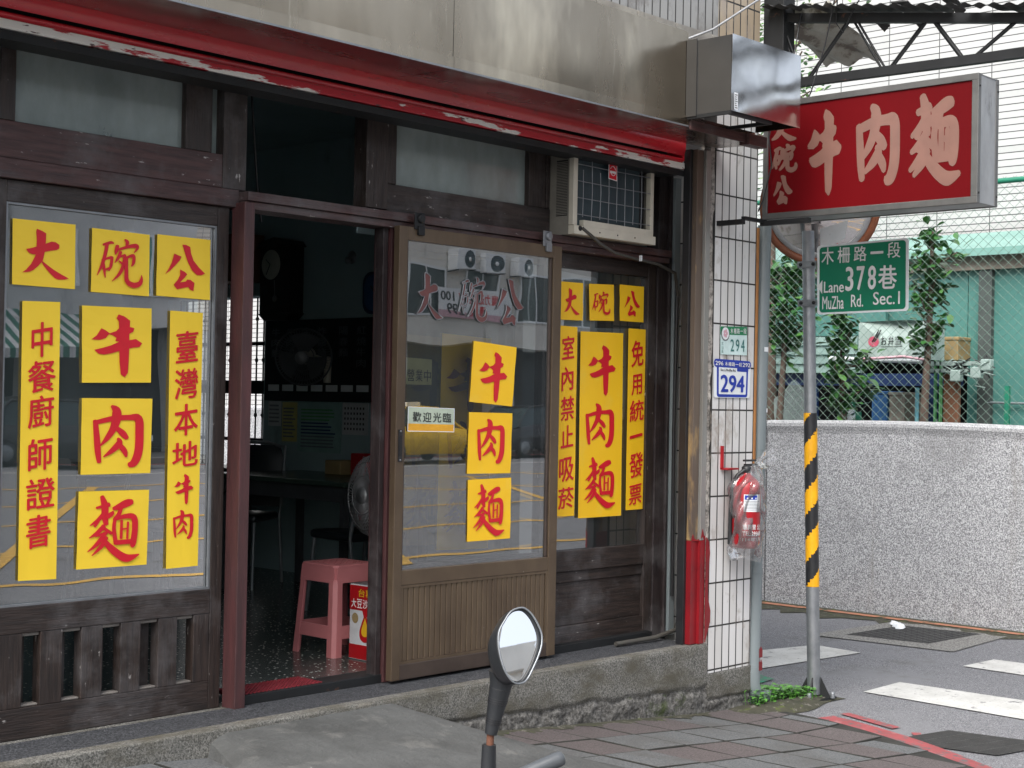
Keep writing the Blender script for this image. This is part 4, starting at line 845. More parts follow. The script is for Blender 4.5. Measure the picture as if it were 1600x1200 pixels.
# ------------------------------------------------------------------ red lightbox sign
def lightbox():
    t = thing('shop_sign', 'red projecting lightbox sign reading 大碗公牛肉麵 in an aluminium case', 'sign', (6.86, 3.9, 2.62))
    X0, X1, y0, y1, z0, z1 = 6.75, 6.968, 3.305, 4.515, 2.618, 3.238
    m = MB()
    m.box(X0, X0+.03, y0, y1, z1-.032, z1); m.box(X0, X0+.03, y0, y1, z0, z0+.032); m.box(X0, X0+.03, y0, y0+.034, z0+.032, z1-.032); m.box(X0, X0+.03, y1-.03, y1, z0+.032, z1-.032)
    m.box(X1-.03, X1, y0, y1, z1-.03, z1); m.box(X1-.03, X1, y0, y1, z0, z0+.03); m.box(X1-.03, X1, y0, y0+.03, z0+.03, z1-.03); m.box(X1-.03, X1, y1-.03, y1, z0+.03, z1-.03)
    m.build('case_frame', 'galvs', t, bevel=.002)
    m = MB(); m.box(X0+.03, X1-.03, y0+.003, y0+.006, z0+.003, z1-.003); m.box(X0+.03, X1-.03, y1-.006, y1-.003, z0, z1); m.box(X0+.03, X1-.03, y0, y1, z1-.006, z1-.003); m.box(X0+.03, X1-.03, y0, y1, z0+.003, z0+.006)
    for z in (z0+.05, z1-.06):
        for x in (X0+.015, X1-.012): m.lathe([(0, .003), (.005, .003), (.005, 0)], (x, y0, z), (0, -1, 0), 8, 1)
    m.build('case_side', ['cast_alu', 'dark'], t)
    f = MB().box(X0+.008, X0+.012, y0+.03, y1-.026, z0+.03, z1-.03).build('red_face', 'sign_red', t)
    MB().box(X1-.012, X1-.008, y0+.03, y1-.03, z0+.03, z1-.03).build('red_face', 'sign_red', t)
    xf = X0+.008
    def wf(y0_, z0_, y1_, z1_):
        return lambda s, tt, d: Vector((xf-d, y0_+(y1_-y0_)*s, z0_+(z1_-z0_)*tt))
    m = MB()
    for ch, b in (('牛', (4.249, 3.163, 4.046, 2.715)), ('肉', (3.965, 3.159, 3.718, 2.74)), ('麵', (3.67, 3.175, 3.393, 2.712)), ('大', (4.472, 3.169, 4.312, 3.02)), ('碗', (4.469, 3.009, 4.305, 2.855)), ('公', (4.454, 2.846, 4.332, 2.69))):
        put(m, fat(brush_glyph(ch), .022 if ch in '牛肉麵' else .03), wf(*b), (0, 0, 1, 1), lift=.000006)
    m.build('lettering', 'sign_tan', f)
    m = MB()
    m.box(6.56, 6.76, 4.49, 4.515, 2.60, 2.617); m.box(6.73, 6.76, 4.22, 4.515, 2.585, 2.61); m.box(6.53, 6.56, 4.49, 4.66, 2.575, 2.60)
    m.build('support_arm', 'galv_dark', t)
    m = MB().path([(6.98, 4.44, 3.75), (6.90, 4.43, 3.5), (6.74, 4.42, 3.26), (6.735, 4.47, 3.05), (6.735, 4.45, 2.9), (6.735, 4.50, 2.72), (6.72, 4.52, 2.66)], .004, 6); m.build('wire', 'black', t)
M['galvs'] = pbr('sign_frame_aluminium', (.16, .16, .155), (.12, .12, .118), 8, rough=.45, metal=.6)
lightbox()

# ------------------------------------------------------------------ truss and torn canopy
def canopy():
    t = thing('canopy', 'dark steel lattice truss carrying a torn old canopy over the corner', 'canopy', (7.0, 4.6, 3.5))
    X = 7.0
    top = lambda y: 3.745+(y-4.56)*.159; bot = lambda y: 3.380+(y-4.43)*.016
    def beam(ya, yb, f, w, h): 
        return MB().add([(X+sx*w/2, y, f(y)+sz*h/2) for y in (ya, yb) for sx in (-1, 1) for sz in (-1, 1)], [(0, 1, 3, 2), (4, 6, 7, 5), (0, 4, 5, 1), (2, 3, 7, 6), (0, 2, 6, 4), (1, 5, 7, 3)])
    beam(2.0, 4.62, top, .045, .048).build('top_chord', 'galv_dark', t); beam(2.0, 4.62, bot, .045, .046).build('bottom_chord', 'galv_dark', t)
    web = [(4.165, 4.394), (4.115, 3.955), (3.72, 3.905), (3.665, 3.519), (3.245, 3.44), (3.19, 2.95), (2.75, 2.9), (2.7, 2.45), (4.58, 4.45)]
    for i, (yt, yb) in enumerate(web):
        m = MB()
        for d in ((-.013, .013) if i != 3 else (0,)):
            m.path([(X+d*.5, yt+d, top(yt)-.02), (X+d*.5, yb+d, bot(yb)+.02)], .0065 if i != 3 else .012, 6)
        m.build('lattice_bar', 'galv_dark', t)
    m = MB(); m.box(6.95, 7.06, 4.53, 4.66, 3.25, 3.95); m.build('wall_bracket', 'galv_dark', t, bevel=.004)
    M['oldsheet'] = pbr('old_canopy_sheet', (.07, .07, .068), (.035, .035, .035), 5, rough=.8, flecks=[((.20, .18, .15), 4, (1, 1, 1), .60, .7)])
    M['fibre'] = pbr('weathered_fibreglass', (.42, .42, .38), (.26, .25, .21), 6, rough=.6, flecks=[((.14, .12, .10), 6, (1, 1, 1), .55, .62)])
    rr = random.Random(9)
    def edge(y):   # torn far edge of the sheet
        return 7.08+.10*math.sin(y*5.1)+.07*math.sin(y*13.7+1)+.04*math.sin(y*37)
    m = MB()
    def sh(a, b):
        y = 2.0+2.62*b; x = 6.86+(edge(y)-6.86)*a
        return (x, y, top(y)+.045+.007*math.sin(y*2*math.pi/.076)+.02*(x-7)*.5)
    m.grid(sh, 8, 260, 0, True); m.build('roof_sheet', 'oldsheet', t)
    m = MB(); m.grid(lambda a, b: (7.02+.22*a+.03*math.sin(b*9), 4.30+.30*b, 3.79-.05*a+.02*math.sin(b*20)+.015*math.sin(a*9)), 8, 14, 0, True); m.build('loose_sheet', 'fibre', t)
    m = MB(); m.grid(lambda a, b: (7.05+.55*a, 4.30+.36*b, 3.70-.10*a*a+.02*math.sin(b*12+a*4)), 10, 12, 0, True); m.build('loose_sheet', 'fibre', t)
    for y, x in ((3.86, 7.22), (3.60, 7.16), (4.05, 7.2)):
        m = MB(); m.prism([(x-.2, y-.03, 3.72), (x, y-.02, 3.66), (x+.03, y+.03, 3.64), (x-.02, y+.06, 3.69), (x-.2, y+.07, 3.73)], (0, 0, .006)); m.build('torn_flap', 'oldsheet', t)
    m = MB()
    m.path([(6.9, 4.18, 3.80), (6.92, 4.25, 3.55), (6.9, 4.32, 3.3), (6.88, 4.36, 3.20)], .004, 6)
    m.path([(6.95, 4.20, 3.8), (6.97, 4.22, 3.66), (6.96, 4.17, 3.60), (6.95, 4.12, 3.68), (6.96, 4.05, 3.80)], .004, 6)
    m.build('hanging_wire', 'black', t)
    MB().path([(5.95, 4.52, 3.40), (6.15, 4.42, 3.50), (6.45, 4.30, 3.72), (6.70, 4.2, 3.9)], .006, 8).build('pale_cable', 'cast_alu', t)
canopy()

# ------------------------------------------------------------------ street-name pole, name plate, mirror
def pole():
    t = thing('sign_pole', 'grey galvanised pole with a yellow and black spiral band beside the corner', 'pole', (7.40, 4.55, 0))
    b0, b1 = Vector((7.40, 4.55, 0)), Vector((7.335, 4.607, 2.9))
    at = lambda z: b0+(b1-b0)*(z/2.9)
    MB().path([at(.03), at(.63)], .0365, 20).build('post_foot', 'galv', t); MB().path([at(1.60), at(2.62)], .0345, 20).build('post', 'galv', t)
    m = MB(); n = 160; zz = lambda k: .63+.97*k/n
    def band(k, j):
        a = 2*math.pi*j/32; c = at(zz(k)); return (c.x+.0375*math.cos(a), c.y+.0375*math.sin(a), c.z)
    vs = [band(k, j) for k in range(n+1) for j in range(32)]
    m.add(vs, [(k*32+j, k*32+(j+1) % 32, (k+1)*32+(j+1) % 32, (k+1)*32+j) for k in range(n) for j in range(32)], 0, True)
    for i in range(len(m.f)):
        k, j = divmod(i, 32)
        jag = .06*math.sin(k*1.9)*.3
        m.m[i] = 1 if ((zz(k)/.262 - j/32 + jag) % 1) < .5 else 0
    m.build('warning_tape', ['warn_y', 'black'], t)
    m = MB(); m.prism([(7.31, 4.46, .004), (7.49, 4.46, .004), (7.49, 4.64, .004), (7.31, 4.64, .004)], (0, 0, .012)); m.build('base_plate', 'galv_dark', t)
    for k in range(4):
        a = R(45+90*k)-.5; d = Vector((math.cos(a), math.sin(a), 0)); pz = Vector((-d.y, d.x, 0))*.004
        c = at(.016)
        MB().prism([c+d*.034-pz, c+d*.095-pz, c+d*.037+Vector((0, 0, .11))-pz], pz*2).build('gusset', 'galv_dark', t)
        a2 = R(90*k)+.3; q = Vector((7.40+.105*math.cos(a2), 4.55+.105*math.sin(a2), .016))
        MB().lathe([(.0, .034), (.011, .034), (.013, .024), (.013, .0)], q, (0, 0, 1), 12).build('anchor_bolt', 'galv', t)
    # street name plate
    s = thing('street_sign', 'green street name plate reading 木柵路一段 Lane 378巷 clamped to the grey pole', 'sign', (7.33, 4.25, 2.15))
    X = 7.325; q = [(X, 4.531, 2.532), (X, 3.970, 2.545), (X, 3.966, 2.155), (X, 4.524, 2.148)]
    fn = quadmap(q, (-1, 0, 0))
    def rr(e, d, k=.05):
        pts = []
        for (cx, cy, a0) in ((1-e-k*.7, e+k, -90), (1-e-k*.7, 1-e-k, 0), (e+k*.7, 1-e-k, 90), (e+k*.7, e+k, 180)):
            for j in range(6): a = R(a0+18*j); pts.append(fn(cx+k*.7*math.cos(a), cy+k*math.sin(a), d))
        return pts
    m = MB(); m.prism(rr(0, .0), (.003, 0, 0), 0); m.build('plate', 'white_plate', s)
    m = MB().poly(rr(.028, .0012)); m.build('green_field', 'road_green', s)
    m = MB()
    def W(ch, y0, z0, y1, z1, bold=.02):
        put(m, font_glyph(ch, bold), lambda a, b, d: Vector((X-.0016-d, y0+(y1-y0)*a, z0+(z1-z0)*b)), (0, 0, 1, 1))
    for i, ch in enumerate('木柵路一段'):
        a = 4.500-.1015*i; 
        if ch == '一': W(ch, a, 2.482, a-.078, 2.468)
        else: W(ch, a, 2.515-.002*i+(.02 if i == 4 else .005), a-.078, 2.425+.004*i, .012)
    for i, ch in enumerate('378'): W(ch, 4.347-.069*i, 2.406, 4.347-.069*i-.05, 2.272+.002*i, .03)
    W('巷', 4.146, 2.404, 4.035, 2.276, .022)
    W('Lane', 4.482, 2.330, 4.356, 2.268, .015); W('MuZha', 4.490, 2.248, 4.355, 2.176, .012); W('Rd.', 4.31, 2.252, 4.235, 2.184, .012); W('Sec.1', 4.175, 2.262, 4.015, 2.192, .012)
    m.add([(X-.0028, 4.522, 2.303), (X-.0028, 4.492, 2.34), (X-.0028, 4.492, 2.262)], [(0, 1, 2)])
    m.build('lettering', 'white_ink', s)
    for z in (2.43, 2.215):
        m = MB(); c = at(z); m.path([(c.x, c.y, z-.02), (c.x, c.y, z+.02)], .041, 20); m.box(c.x-.046, c.x-.036, c.y-.075, c.y+.045, z-.018, z+.018)
        for dy in (.022, -.06): m.lathe([(0, .006), (.010, .006), (.010, 0)], (c.x-.046, c.y+dy, z), (-1, 0, 0), 10, 1)
        m.build('clamp', ['galv', 'galv_dark'], s)
    # round traffic mirror
    r = thing('traffic_mirror', 'round convex traffic mirror with a rusty orange rim behind the sign pole', 'mirror', (7.60, 4.69, 2.77))
    c = Vector((7.62, 4.70, 2.80)); ax = Vector((-.86, -.50, -.06)).normalized(); Rm = .305
    m = MB(); m.lathe([(Rm*math.sin(a)/math.sin(R(28)), Rm*(math.cos(a)-math.cos(R(28)))/math.sin(R(28))) for a in [R(k*2) for k in range(15)]], c, ax, 48); m.build('mirror_face', 'mirface', r)
    m = MB(); m.lathe([(Rm+.035, -.05), (Rm+.04, .015), (Rm+.015, .025), (Rm-.004, .004), (Rm-.004, -.02)], c, ax, 48); m.build('rim', 'rim_o', r)
    m = MB(); m.lathe([(Rm-.004, .006), (Rm-.03, .022), (Rm-.034, .018)], c, ax, 48); m.build('inner_ring', 'cast_alu', r)
    m = MB(); m.lathe([(0, -.09), (Rm*.6, -.08), (Rm+.034, -.045)], c, ax, 32); m.build('back_shell', 'rim_o', r)
    m = MB(); m.path([c-ax*.07, Vector((7.36, 4.58, 2.8))], .02, 10); m.build('arm', 'galv', r)
M['mirface'] = pbr('old_mirror', (.72, .70, .69), (.60, .55, .53), 3, rough=.03, rough2=.10, metal=1)
pole()

# ------------------------------------------------------------------ drain pipe, extinguisher, house numbers
def column_things():
    t = thing('drain_pipe', 'grey plastic drain pipe standing at the right edge of the tiled column', 'pipe', (6.955, 4.66, 0))
    x, y = 6.955, 4.66
    M['pvc2'] = M['pvc']
    m = MB(); m.path([(x+.04, y, 2.62), (x, y, .22)], .0375, 20); m.path([(x, y, .22), (x, y, .12), (x+.015, y-.005, .075), (x+.05, y-.01, .05), (x+.12, y-.02, .045)], .0385, 20); m.build('pipe', 'pvc', t)
    for z in (2.28, 1.40, .73, .19):
        m = MB(); xx = x+.04*(z-.22)/2.4; m.path([(xx, y, z-.004), (xx, y, z+.004)], .0392, 20); m.build('joint', 'pvc', t)
    m = MB()
    for z in (.20, .27):
        for k in range(5): m.prism([(x-.002+.006*k, y-.0385, z), (x+.004+.006*k, y-.0385, z), (x+.004+.006*k, y-.0385, z+.04+.02*(k % 2)), (x-.002+.006*k, y-.0385, z+.05)], (0, -.0015, 0))
    m.build('red_paint_mark', 'redp', t)
    m = MB(); m.box(x+.002, x+.038, y-.0375, y-.036, 1.93, 1.955, 0); m.box(x+.03, x+.042, y-.036, y-.033, 1.60, 1.622, 0)
    m.build('sticker', 'white_plate', t)
    MB().path([(6.915, 4.652, 2.6), (6.912, 4.652, 1.3)], .012, 8).build('orange_conduit', 'orc', t)
    # fire extinguisher
    e = thing('fire_extinguisher', 'red fire extinguisher wrapped in a clear plastic bag, hung on the tiled column', 'fire extinguisher', (6.70, 4.56, .86))
    cx, cy, z0 = 6.705, 4.555, .885
    m = MB(); m.lathe([(0, 0), (.06, 0), (.07, .012), (.077, .03), (.077, .315), (.069, .345), (.045, .372), (.024, .385), (.02, .40)], (cx, cy, z0), (0, 0, 1), 32); m.build('cylinder', 'ext_red', e)
    m = MB(); m.lathe([(.022, 0), (.026, .01), (.026, .03), (.015, .04), (0, .042)], (cx, cy, z0+.395), (0, 0, 1), 16); m.box(cx-.01, cx+.09, cy-.012, cy+.012, z0+.43, z0+.442); m.box(cx-.02, cx+.075, cy-.011, cy+.011, z0+.455, z0+.465); m.build('valve_handle', 'black', e)
    m = MB().path([(cx-.02, cy, z0+.41), (cx-.05, cy+.02, z0+.385), (cx-.068, cy+.04, z0+.32), (cx-.07, cy+.05, z0+.2), (cx-.068, cy+.05, z0+.02)], [.010, .010, .010, .010, .014], 10); m.build('hose', 'black', e)
    m = MB(); m.box(6.60, 6.612, 4.635, 4.65, 1.30, 1.42); m.box(6.60, 6.70, 4.60, 4.65, 1.295, 1.304); m.build('wall_hook', 'ext_red', e)
    def cyl(a, z, d=0): return Vector((cx+(.0776+d)*math.cos(a), cy+(.0776+d)*math.sin(a), z))
    def patch(m, a0, a1, za, zb, mi, d=0):
        m.grid(lambda u, v: cyl(a0+(a1-a0)*u, za+(zb-za)*v, d), 14, 1, mi)
    m = MB(); A0, A1 = R(-154), R(-78); patch(m, A0, A1, z0+.195, z0+.285, 0); patch(m, A0+.06, A1-.35, z0+.258, z0+.281, 1, .0006)
    for k in range(3): a = A0+.25+.30*k; m.grid(lambda u, v, a=a: cyl(a+.06*math.cos(2*math.pi*u)*v, z0+.265+.0045*math.sin(2*math.pi*u)*v, .0012), 10, 1, 0)
    for k in range(7): patch(m, A0+.08, A1-.1-.1*(k % 3), z0+.203+.0075*k, z0+.2055+.0075*k, 2, .0006)
    m.build('instruction_label', ['white_plate', 'blue_plate', 'galv'], e)
    m = MB()
    def wr(txt, za, zb, a0, a1, bold=.01): put(m, font_glyph(txt, bold), lambda s, tt, d: cyl(a0+(a1-a0)*s, za+(zb-za)*tt, d), (0, 0, 1, 1))
    wr('華興里', z0+.128, z0+.100, R(-157), R(-103)); wr('公', z0+.128, z0+.100, R(-98), R(-78)); wr('TEL:29368', z0+.092, z0+.070, R(-157), R(-76)); wr('114年3月', z0+.060, z0+.040, R(-157), R(-76))
    m.build('lettering', 'white_ink', e)
    rr = random.Random(8)
    def bag(u, v):
        a = 2*math.pi*u; z = z0-.06+.50*v
        r = (.092+.012*math.sin(a*3+v*9)+.010*math.sin(a*7-v*21)*(.4+v)) * (1 if v < .78 else 1-.75*((v-.78)/.22)**1.5)
        r *= (1 if v > .06 else .9)
        ox = .05*max(0, v-.78)/.22
        return (cx+.012+ox+r*1.10*math.cos(a), cy+r*.86*math.sin(a), z+.012*math.sin(a*2+1)*(1 if v < .1 else .3))
    m = MB(); m.grid(bag, 44, 30, 0, True)
    def tail(u, v): 
        a = 2*math.pi*u; r = .014+.045*v; return (cx+.075+.13*v, cy-.01+r*.7*math.sin(a)+.008*math.sin(a*4), z0+.435+.035*v+r*math.cos(a)*(.9)+.008*math.sin(a*5+v*4))
    m.grid(tail, 24, 8, 0, True); m.build('plastic_bag', 'bag', e, weld=True)
    # house number plates
    a = thing('house_number_plate', 'small pale green house number plate reading 294 above the blue one', 'house number', (6.70, 4.645, 1.91), 'house number plates on the column')
    fn = quadmap([(6.574, 4.644, 2.049), (6.818, 4.644, 2.058), (6.822, 4.644, 1.905), (6.579, 4.644, 1.902)], (0, -1, 0))
    m = MB(); m.poly([fn(0, .30), fn(1, .30), fn(1, 1), fn(0, 1)], 0); m.poly([fn(0, 0), fn(1, 0), fn(1, .295), fn(0, .295)], 1); m.poly([fn(.0, 0, -.003), fn(1, 0, -.003), fn(1, 1, -.003), fn(0, 1, -.003)], 0)
    m.poly([fn(.17+.155*math.cos(R(k*15)), .27+.25*math.sin(R(k*15)), .0012) for k in range(24)], 3); m.poly([fn(.17+.13*math.cos(R(k*15)), .25+.22*math.sin(R(k*15)), .0018) for k in range(24)], 2)
    for k in range(5): m.poly([fn(.17+.05*math.cos(R(k*72))+.04*math.cos(R(j*60)), .25+.09*math.sin(R(k*72))+.07*math.sin(R(j*60)), .0024+.0003*k) for j in range(6)], 4)
    M['pinkish'] = pbr('plum_pink', (.62, .36, .42), rough=.5)
    m.build('plate', ['pale_green', 'green_plate', 'white_plate', 'galv', 'pinkish'], a)
    m = MB(); G = MB()
    for i, ch in enumerate('木柵路一段'):
        c = (.36+.125*i, .06, .46+.125*i, .25)
        if ch == '一': c = (c[0], .145, c[2], .165)
        put(m, font_glyph(ch, .01), fn, c)
    m.build('street_lettering', 'white_ink', a)
    M['dk_green'] = pbr('number_green', (.03, .16, .15), rough=.5)
    for i, ch in enumerate('294'): put(G, font_glyph(ch, .01), fn, (.36+.20*i, .45, .50+.20*i, .88))
    for i, ch in enumerate('文山區'): put(G, font_glyph(ch), fn, (.03, .55+.14*i, .095, .66+.14*i))
    G.build('number', 'dk_green', a)
    b = thing('house_number_plate', 'blue and white house number plate reading 294 between 296 and 292', 'house number', (6.68, 4.645, 1.67), 'house number plates on the column')
    fn = quadmap([(6.516, 4.643, 1.878), (6.859, 4.643, 1.873), (6.852, 4.643, 1.676), (6.522, 4.643, 1.674)], (0, -1, 0))
    def rp(m, s0, t0, s1, t1, mi, d, k=.06):
        pts = []
        for (cx_, cy_, a0) in ((s1-k*.6, t0+k, -90), (s1-k*.6, t1-k, 0), (s0+k*.6, t1-k, 90), (s0+k*.6, t0+k, 180)):
            for j in range(5): q = R(a0+22.5*j); pts.append(fn(cx_+k*.6*math.cos(q), cy_+k*math.sin(q), d))
        m.poly(pts, mi)
    m = MB(); rp(m, .0, .02, 1, 1, 0, 0); rp(m, .08, .06, .93, .985, 1, .0006, .08); rp(m, .13, .20, .88, .91, 0, .0012, .03); rp(m, .0, .0, 1, .21, 1, .0018, .10); rp(m, .62, .15, .93, .30, 1, .0015, .03)
    m.build('plate', ['white_plate', 'blue_plate'], b)
    up = lambda s, tt, d: fn(s, tt, d+.002)
    m = MB(); put(m, font_glyph('296', .02), up, (.03, .055, .24, .165)); put(m, font_glyph('292', .02), up, (.76, .055, .97, .165))
    for i, ch in enumerate('木柵路一段'):
        c = (.28+.095*i, .06, .36+.095*i, .165)
        if ch == '一': c = (c[0], .105, c[2], .118)
        put(m, font_glyph(ch, .006), up, c)
    m.build('street_lettering', 'white_ink', b)
    m = MB(); put(m, font_glyph('294', .035), up, (.17, .40, .83, .86)); m.build('number', 'blue_plate', b)
    m = MB(); put(m, font_glyph('Sec.1,MuZha Rd.', .004), up, (.17, .245, .58, .315)); m.build('road_lettering', 'black_ink', b)
M['orc'] = pbr('orange_brown_conduit', (.30, .13, .03), (.22, .09, .025), 8, rough=.6)
column_things()

# ------------------------------------------------------------------ across the lane: wall, fence, trees, sheds
def lane_side():
    M['stall_white'] = pbr('stall_box_white', (.36, .46, .43), rough=.5)
    M['pale_slat'] = pbr('pale_slat_paint', (.24, .36, .33), rough=.6)
    w = thing('granite_wall', 'grey pebble-dashed wall along the far side of the lane', 'wall', (10.8, 8, 0))
    for k, (y0, y1) in enumerate(((1.6, 7.13), (7.145, 15))):
        def wf(u, v, y0=y0, y1=y1):
            y = y0+(y1-y0)*u; dip = 1.525+.012*math.cos((y-5.9)*1.6)
            P = [(10.80, -.02), (10.80, dip-.11), (10.795, dip-.085), (10.785, dip-.05), (10.785, dip-.025), (10.80, dip-.006), (10.83, dip), (11.0, dip), (11.0, -.02)]
            return (P[v][0], y, P[v][1])
        n = 24; m = MB(); vs = [wf(i/n, j) for j in range(9) for i in range(n+1)]
        m.add(vs, [(j*(n+1)+i, j*(n+1)+i+1, (j+1)*(n+1)+i+1, (j+1)*(n+1)+i) for j in range(8) for i in range(n)])
        for i in range(len(m.f)): m.m[i] = 1 if i//n in (3, 4, 5, 6) else 0
        m.add([wf(0, j) for j in range(9)], [list(range(9))]); m.add([wf(1, j) for j in range(9)], [list(range(9))])
        m.build('wall_panel', ['granite', 'granite_top'], w)
    f = thing('chain_link_fence', 'green chain link fence on top of the pebble-dashed wall', 'fence', (10.87, 8, 1.53))
    X = 10.87; y0, y1, z0, z1 = 2.2, 13.0, 1.50, 3.40; r = .0017
    m = MB(); c = .081; H = z1-z0; k = H*1.08   # horizontal run of one diagonal
    rr = random.Random(1)
    def wire(a, b):
        (ya, za), (yb, zb) = a, b; d = Vector((0, yb-ya, zb-za)).normalized(); n1 = Vector((1, 0, 0))*r; n2 = d.cross(Vector((1, 0, 0)))*r
        vs = []
        for y, z in (a, b):
            p = Vector((X, y, z)); vs += [p+n1, p+n2, p-n1, p-n2]
        m.add(vs, [(0, 1, 5, 4), (1, 2, 6, 5), (2, 3, 7, 6), (3, 0, 4, 7)])
    nn = int((y1-y0+k)/c)
    for i in range(nn):
        s = y0-k+i*c
        for sg in (0, 1):
            a = (s, z0 if sg == 0 else z1); b = (s+k, z1 if sg == 0 else z0)
            def clip(p, q):
                t = (y0-p[0])/(q[0]-p[0]) if p[0] < y0 else 0
                t2 = (y1-p[0])/(q[0]-p[0]) if q[0] > y1 else 1
                return (p[0]+(q[0]-p[0])*t, p[1]+(q[1]-p[1])*t), (p[0]+(q[0]-p[0])*t2, p[1]+(q[1]-p[1])*t2)
            if b[0] > y0+.02 and a[0] < y1-.02: wire(*clip(a, b))
    m.build('wire_mesh', 'wire_green', f)
    MB().path([(X, y0, 3.37), (X, y1, 3.37)], .022, 10).build('top_rail', 'green_pipe', f)
    for y in (2.4, 9.2, 12.6): MB().path([(X+.03, y, 1.45), (X+.03, y, 3.42)], .024, 10).build('fence_post', 'green_pipe', f)
    # drain grates
    def grate(label, c, du, dv, nu, nv, z=.0012):
        g = thing('drain_grate', label, 'drain grate', (c[0], c[1], 0)); c = Vector((c[0], c[1], 0)); U = Vector((*du, 0)); V = Vector((*dv, 0))
        q = MB().poly([c-U-V+Vector((0, 0, .003)), c+U-V+Vector((0, 0, .003)), c+U+V+Vector((0, 0, .003)), c-U+V+Vector((0, 0, .003))]); q.build('pit', 'dark', g)
        b = MB(); bw = .0018 if nu > 12 else .004; un = U.normalized()*bw; vn = V.normalized()*bw
        def bar(a, e, n, zt):
            b.prism([a-n+Vector((0, 0, .0035)), e-n+Vector((0, 0, .0035)), e+n+Vector((0, 0, .0035)), a+n+Vector((0, 0, .0035))], (0, 0, zt))
        for i in range(nu+1): p = c+U*(2*i/nu-1); bar(p-V, p+V, un, z)
        for j in range(nv+1): p = c+V*(2*j/nv-1); bar(p-U, p+U, vn*.8, z-.0003)
        b.build('bars', 'grate_l' if nu > 12 else 'grate', g)
    M['grate'] = pbr('grate_steel', (.13, .13, .125), (.08, .08, .08), 10, rough=.5, metal=.3); M['grate_l'] = pbr('worn_grate_steel', (.085, .085, .083), (.05, .05, .048), 10, rough=.6)
    grate('dark drain grate at the foot of the granite wall', (10.06, 5.36), (.36, -.02), (-.04, .30), 9, 14)
    grate('square steel drain grate beside the red kerb line', (7.02, 3.42), (.22, -.05), (-.05, .26), 17, 5)
    o = MB()
    rr = random.Random(3)
    for k in range(3): o.lathe([(0, .03), (.03, .025), (.04, .0)], (10.22+.05*k, 5.56+.05*k, .012), (rr.uniform(-.3, .3), rr.uniform(-.3, .3), 1), 7)
    tag(o.build('litter', 'white_plate', weld=True), 'crumpled white litter lying on the lane drain grate', 'litter')
    # white tiled building
    b = thing('apartment_building', 'white tiled building behind the chain link fence', 'building', (15, 12, 0))
    MB().box(15.0, 22, 1.0, 34, 0, 16).build('wall', 'whitebld', b)
        # teal shed
    s = thing('teal_shed', 'teal sheet-walled lean-to shed behind the fence', 'shed', (13.5, 7, 0))
    m = MB()
    m.box(13.50, 13.53, 2.0, 6.05, .02, 2.97); m.box(13.50, 13.53, 6.06, 6.68, .02, 2.97); m.box(13.505, 13.53, 6.69, 8.2, 2.2, 2.97); m.box(13.50, 13.53, 8.21, 11.5, 2.05, 2.97)
    m.build('sheet_wall', 'teal', s)
    MB().box(13.42, 13.62, 2.0, 12, 2.96, 3.10).build('beam', 'beam', s)
    m = MB(); m.add([(13.30, 2, 3.08), (13.30, 12, 3.08), (14.9, 12, 3.42), (14.9, 2, 3.42), (13.30, 2, 3.15), (13.30, 12, 3.15), (14.9, 12, 3.49), (14.9, 2, 3.49)], [(0, 1, 2, 3), (4, 7, 6, 5), (0, 4, 5, 1), (0, 3, 7, 4), (1, 5, 6, 2)]); m.build('roof', 'teal_l', s)
    MB().box(13.44, 13.50, 6.42, 6.55, .0, 2.96).build('post', 'oldpost', s)
    m = MB(); m.box(14.9, 14.95, 2, 12, 0, 2.95); m.build('back_wall', 'dark', s)
    m = MB(); m.box(13.46, 13.50, 6.72, 12, 1.86, 1.98, 0); m.box(13.46, 13.5, 6.98, 7.06, .0, 1.86, 0); m.box(13.46, 13.5, 8.3, 8.38, 0, 1.86, 0); m.build('blue_frame', 'navy', s)
    for k in range(4):
        MB().box(13.36-.02*k, 13.40-.02*k, 7.75-.0*k, 9.9, 1.985+.092*k, 2.07+.092*k).build('pale_slat', 'pale_slat', s)
    MB().box(13.40, 13.45, 7.5, 9.9, 2.36, 2.75).build('mint_panel', 'teal', s)
    MB().path([(13.2, 7.0, 2.09), (13.2, 8.0, 2.125)], .022, 8).build('white_pipe', 'white_plate', s)
    m = MB(); m.box(13.2, 13.28, 6.40, 6.95, 1.985, 2.02); m.box(13.2, 13.28, 6.40, 6.95, 2.05, 2.09); m.build('cable_tray', 'stall_white', s)
    m = MB(); rr = random.Random(6)
    for k in range(14):
        a = Vector((13.15, rr.uniform(6.25, 6.75), rr.uniform(1.95, 2.12))); p = [a]
        for j in range(5): p.append(p[-1]+Vector((rr.uniform(-.02, .02), rr.uniform(-.10, .10), rr.uniform(-.05, .05))))
        m.path(p, .006, 5, k % 2)
    m.build('tangled_wires', ['black', 'stall_white'], s)
    for (y, z) in ((6.62, 1.96), (6.42, 1.99), (6.32, 2.06)): MB().box(13.12, 13.20, y-.05, y+.05, z-.06, z+.045).build('junction_box', 'stall_white', s, bevel=.01)
    MB().box(13.1, 13.14, 6.08, 6.12, 0, 1.86).build('green_stake', 'green_pipe', s)
    MB().path([(13.45, 5.5, 1.70), (13.45, 6.45, 1.71)], .012, 6).build('hand_rail', 'pvc', s)
    # food stall sign box
    b = thing('food_stall_sign', 'white stall sign box reading お弁当 behind the fence', 'sign', (12.7, 7.0, 2.08))
    m = MB(); m.prism([(12.6, 7.33, 2.10), (12.6, 6.86, 2.12), (12.72, 6.70, 2.09), (12.72, 6.70, 2.45), (12.6, 6.86, 2.45), (12.6, 7.33, 2.44)][::-1], (.35, 0, 0)); m.build('box_body', 'stall_white', b)
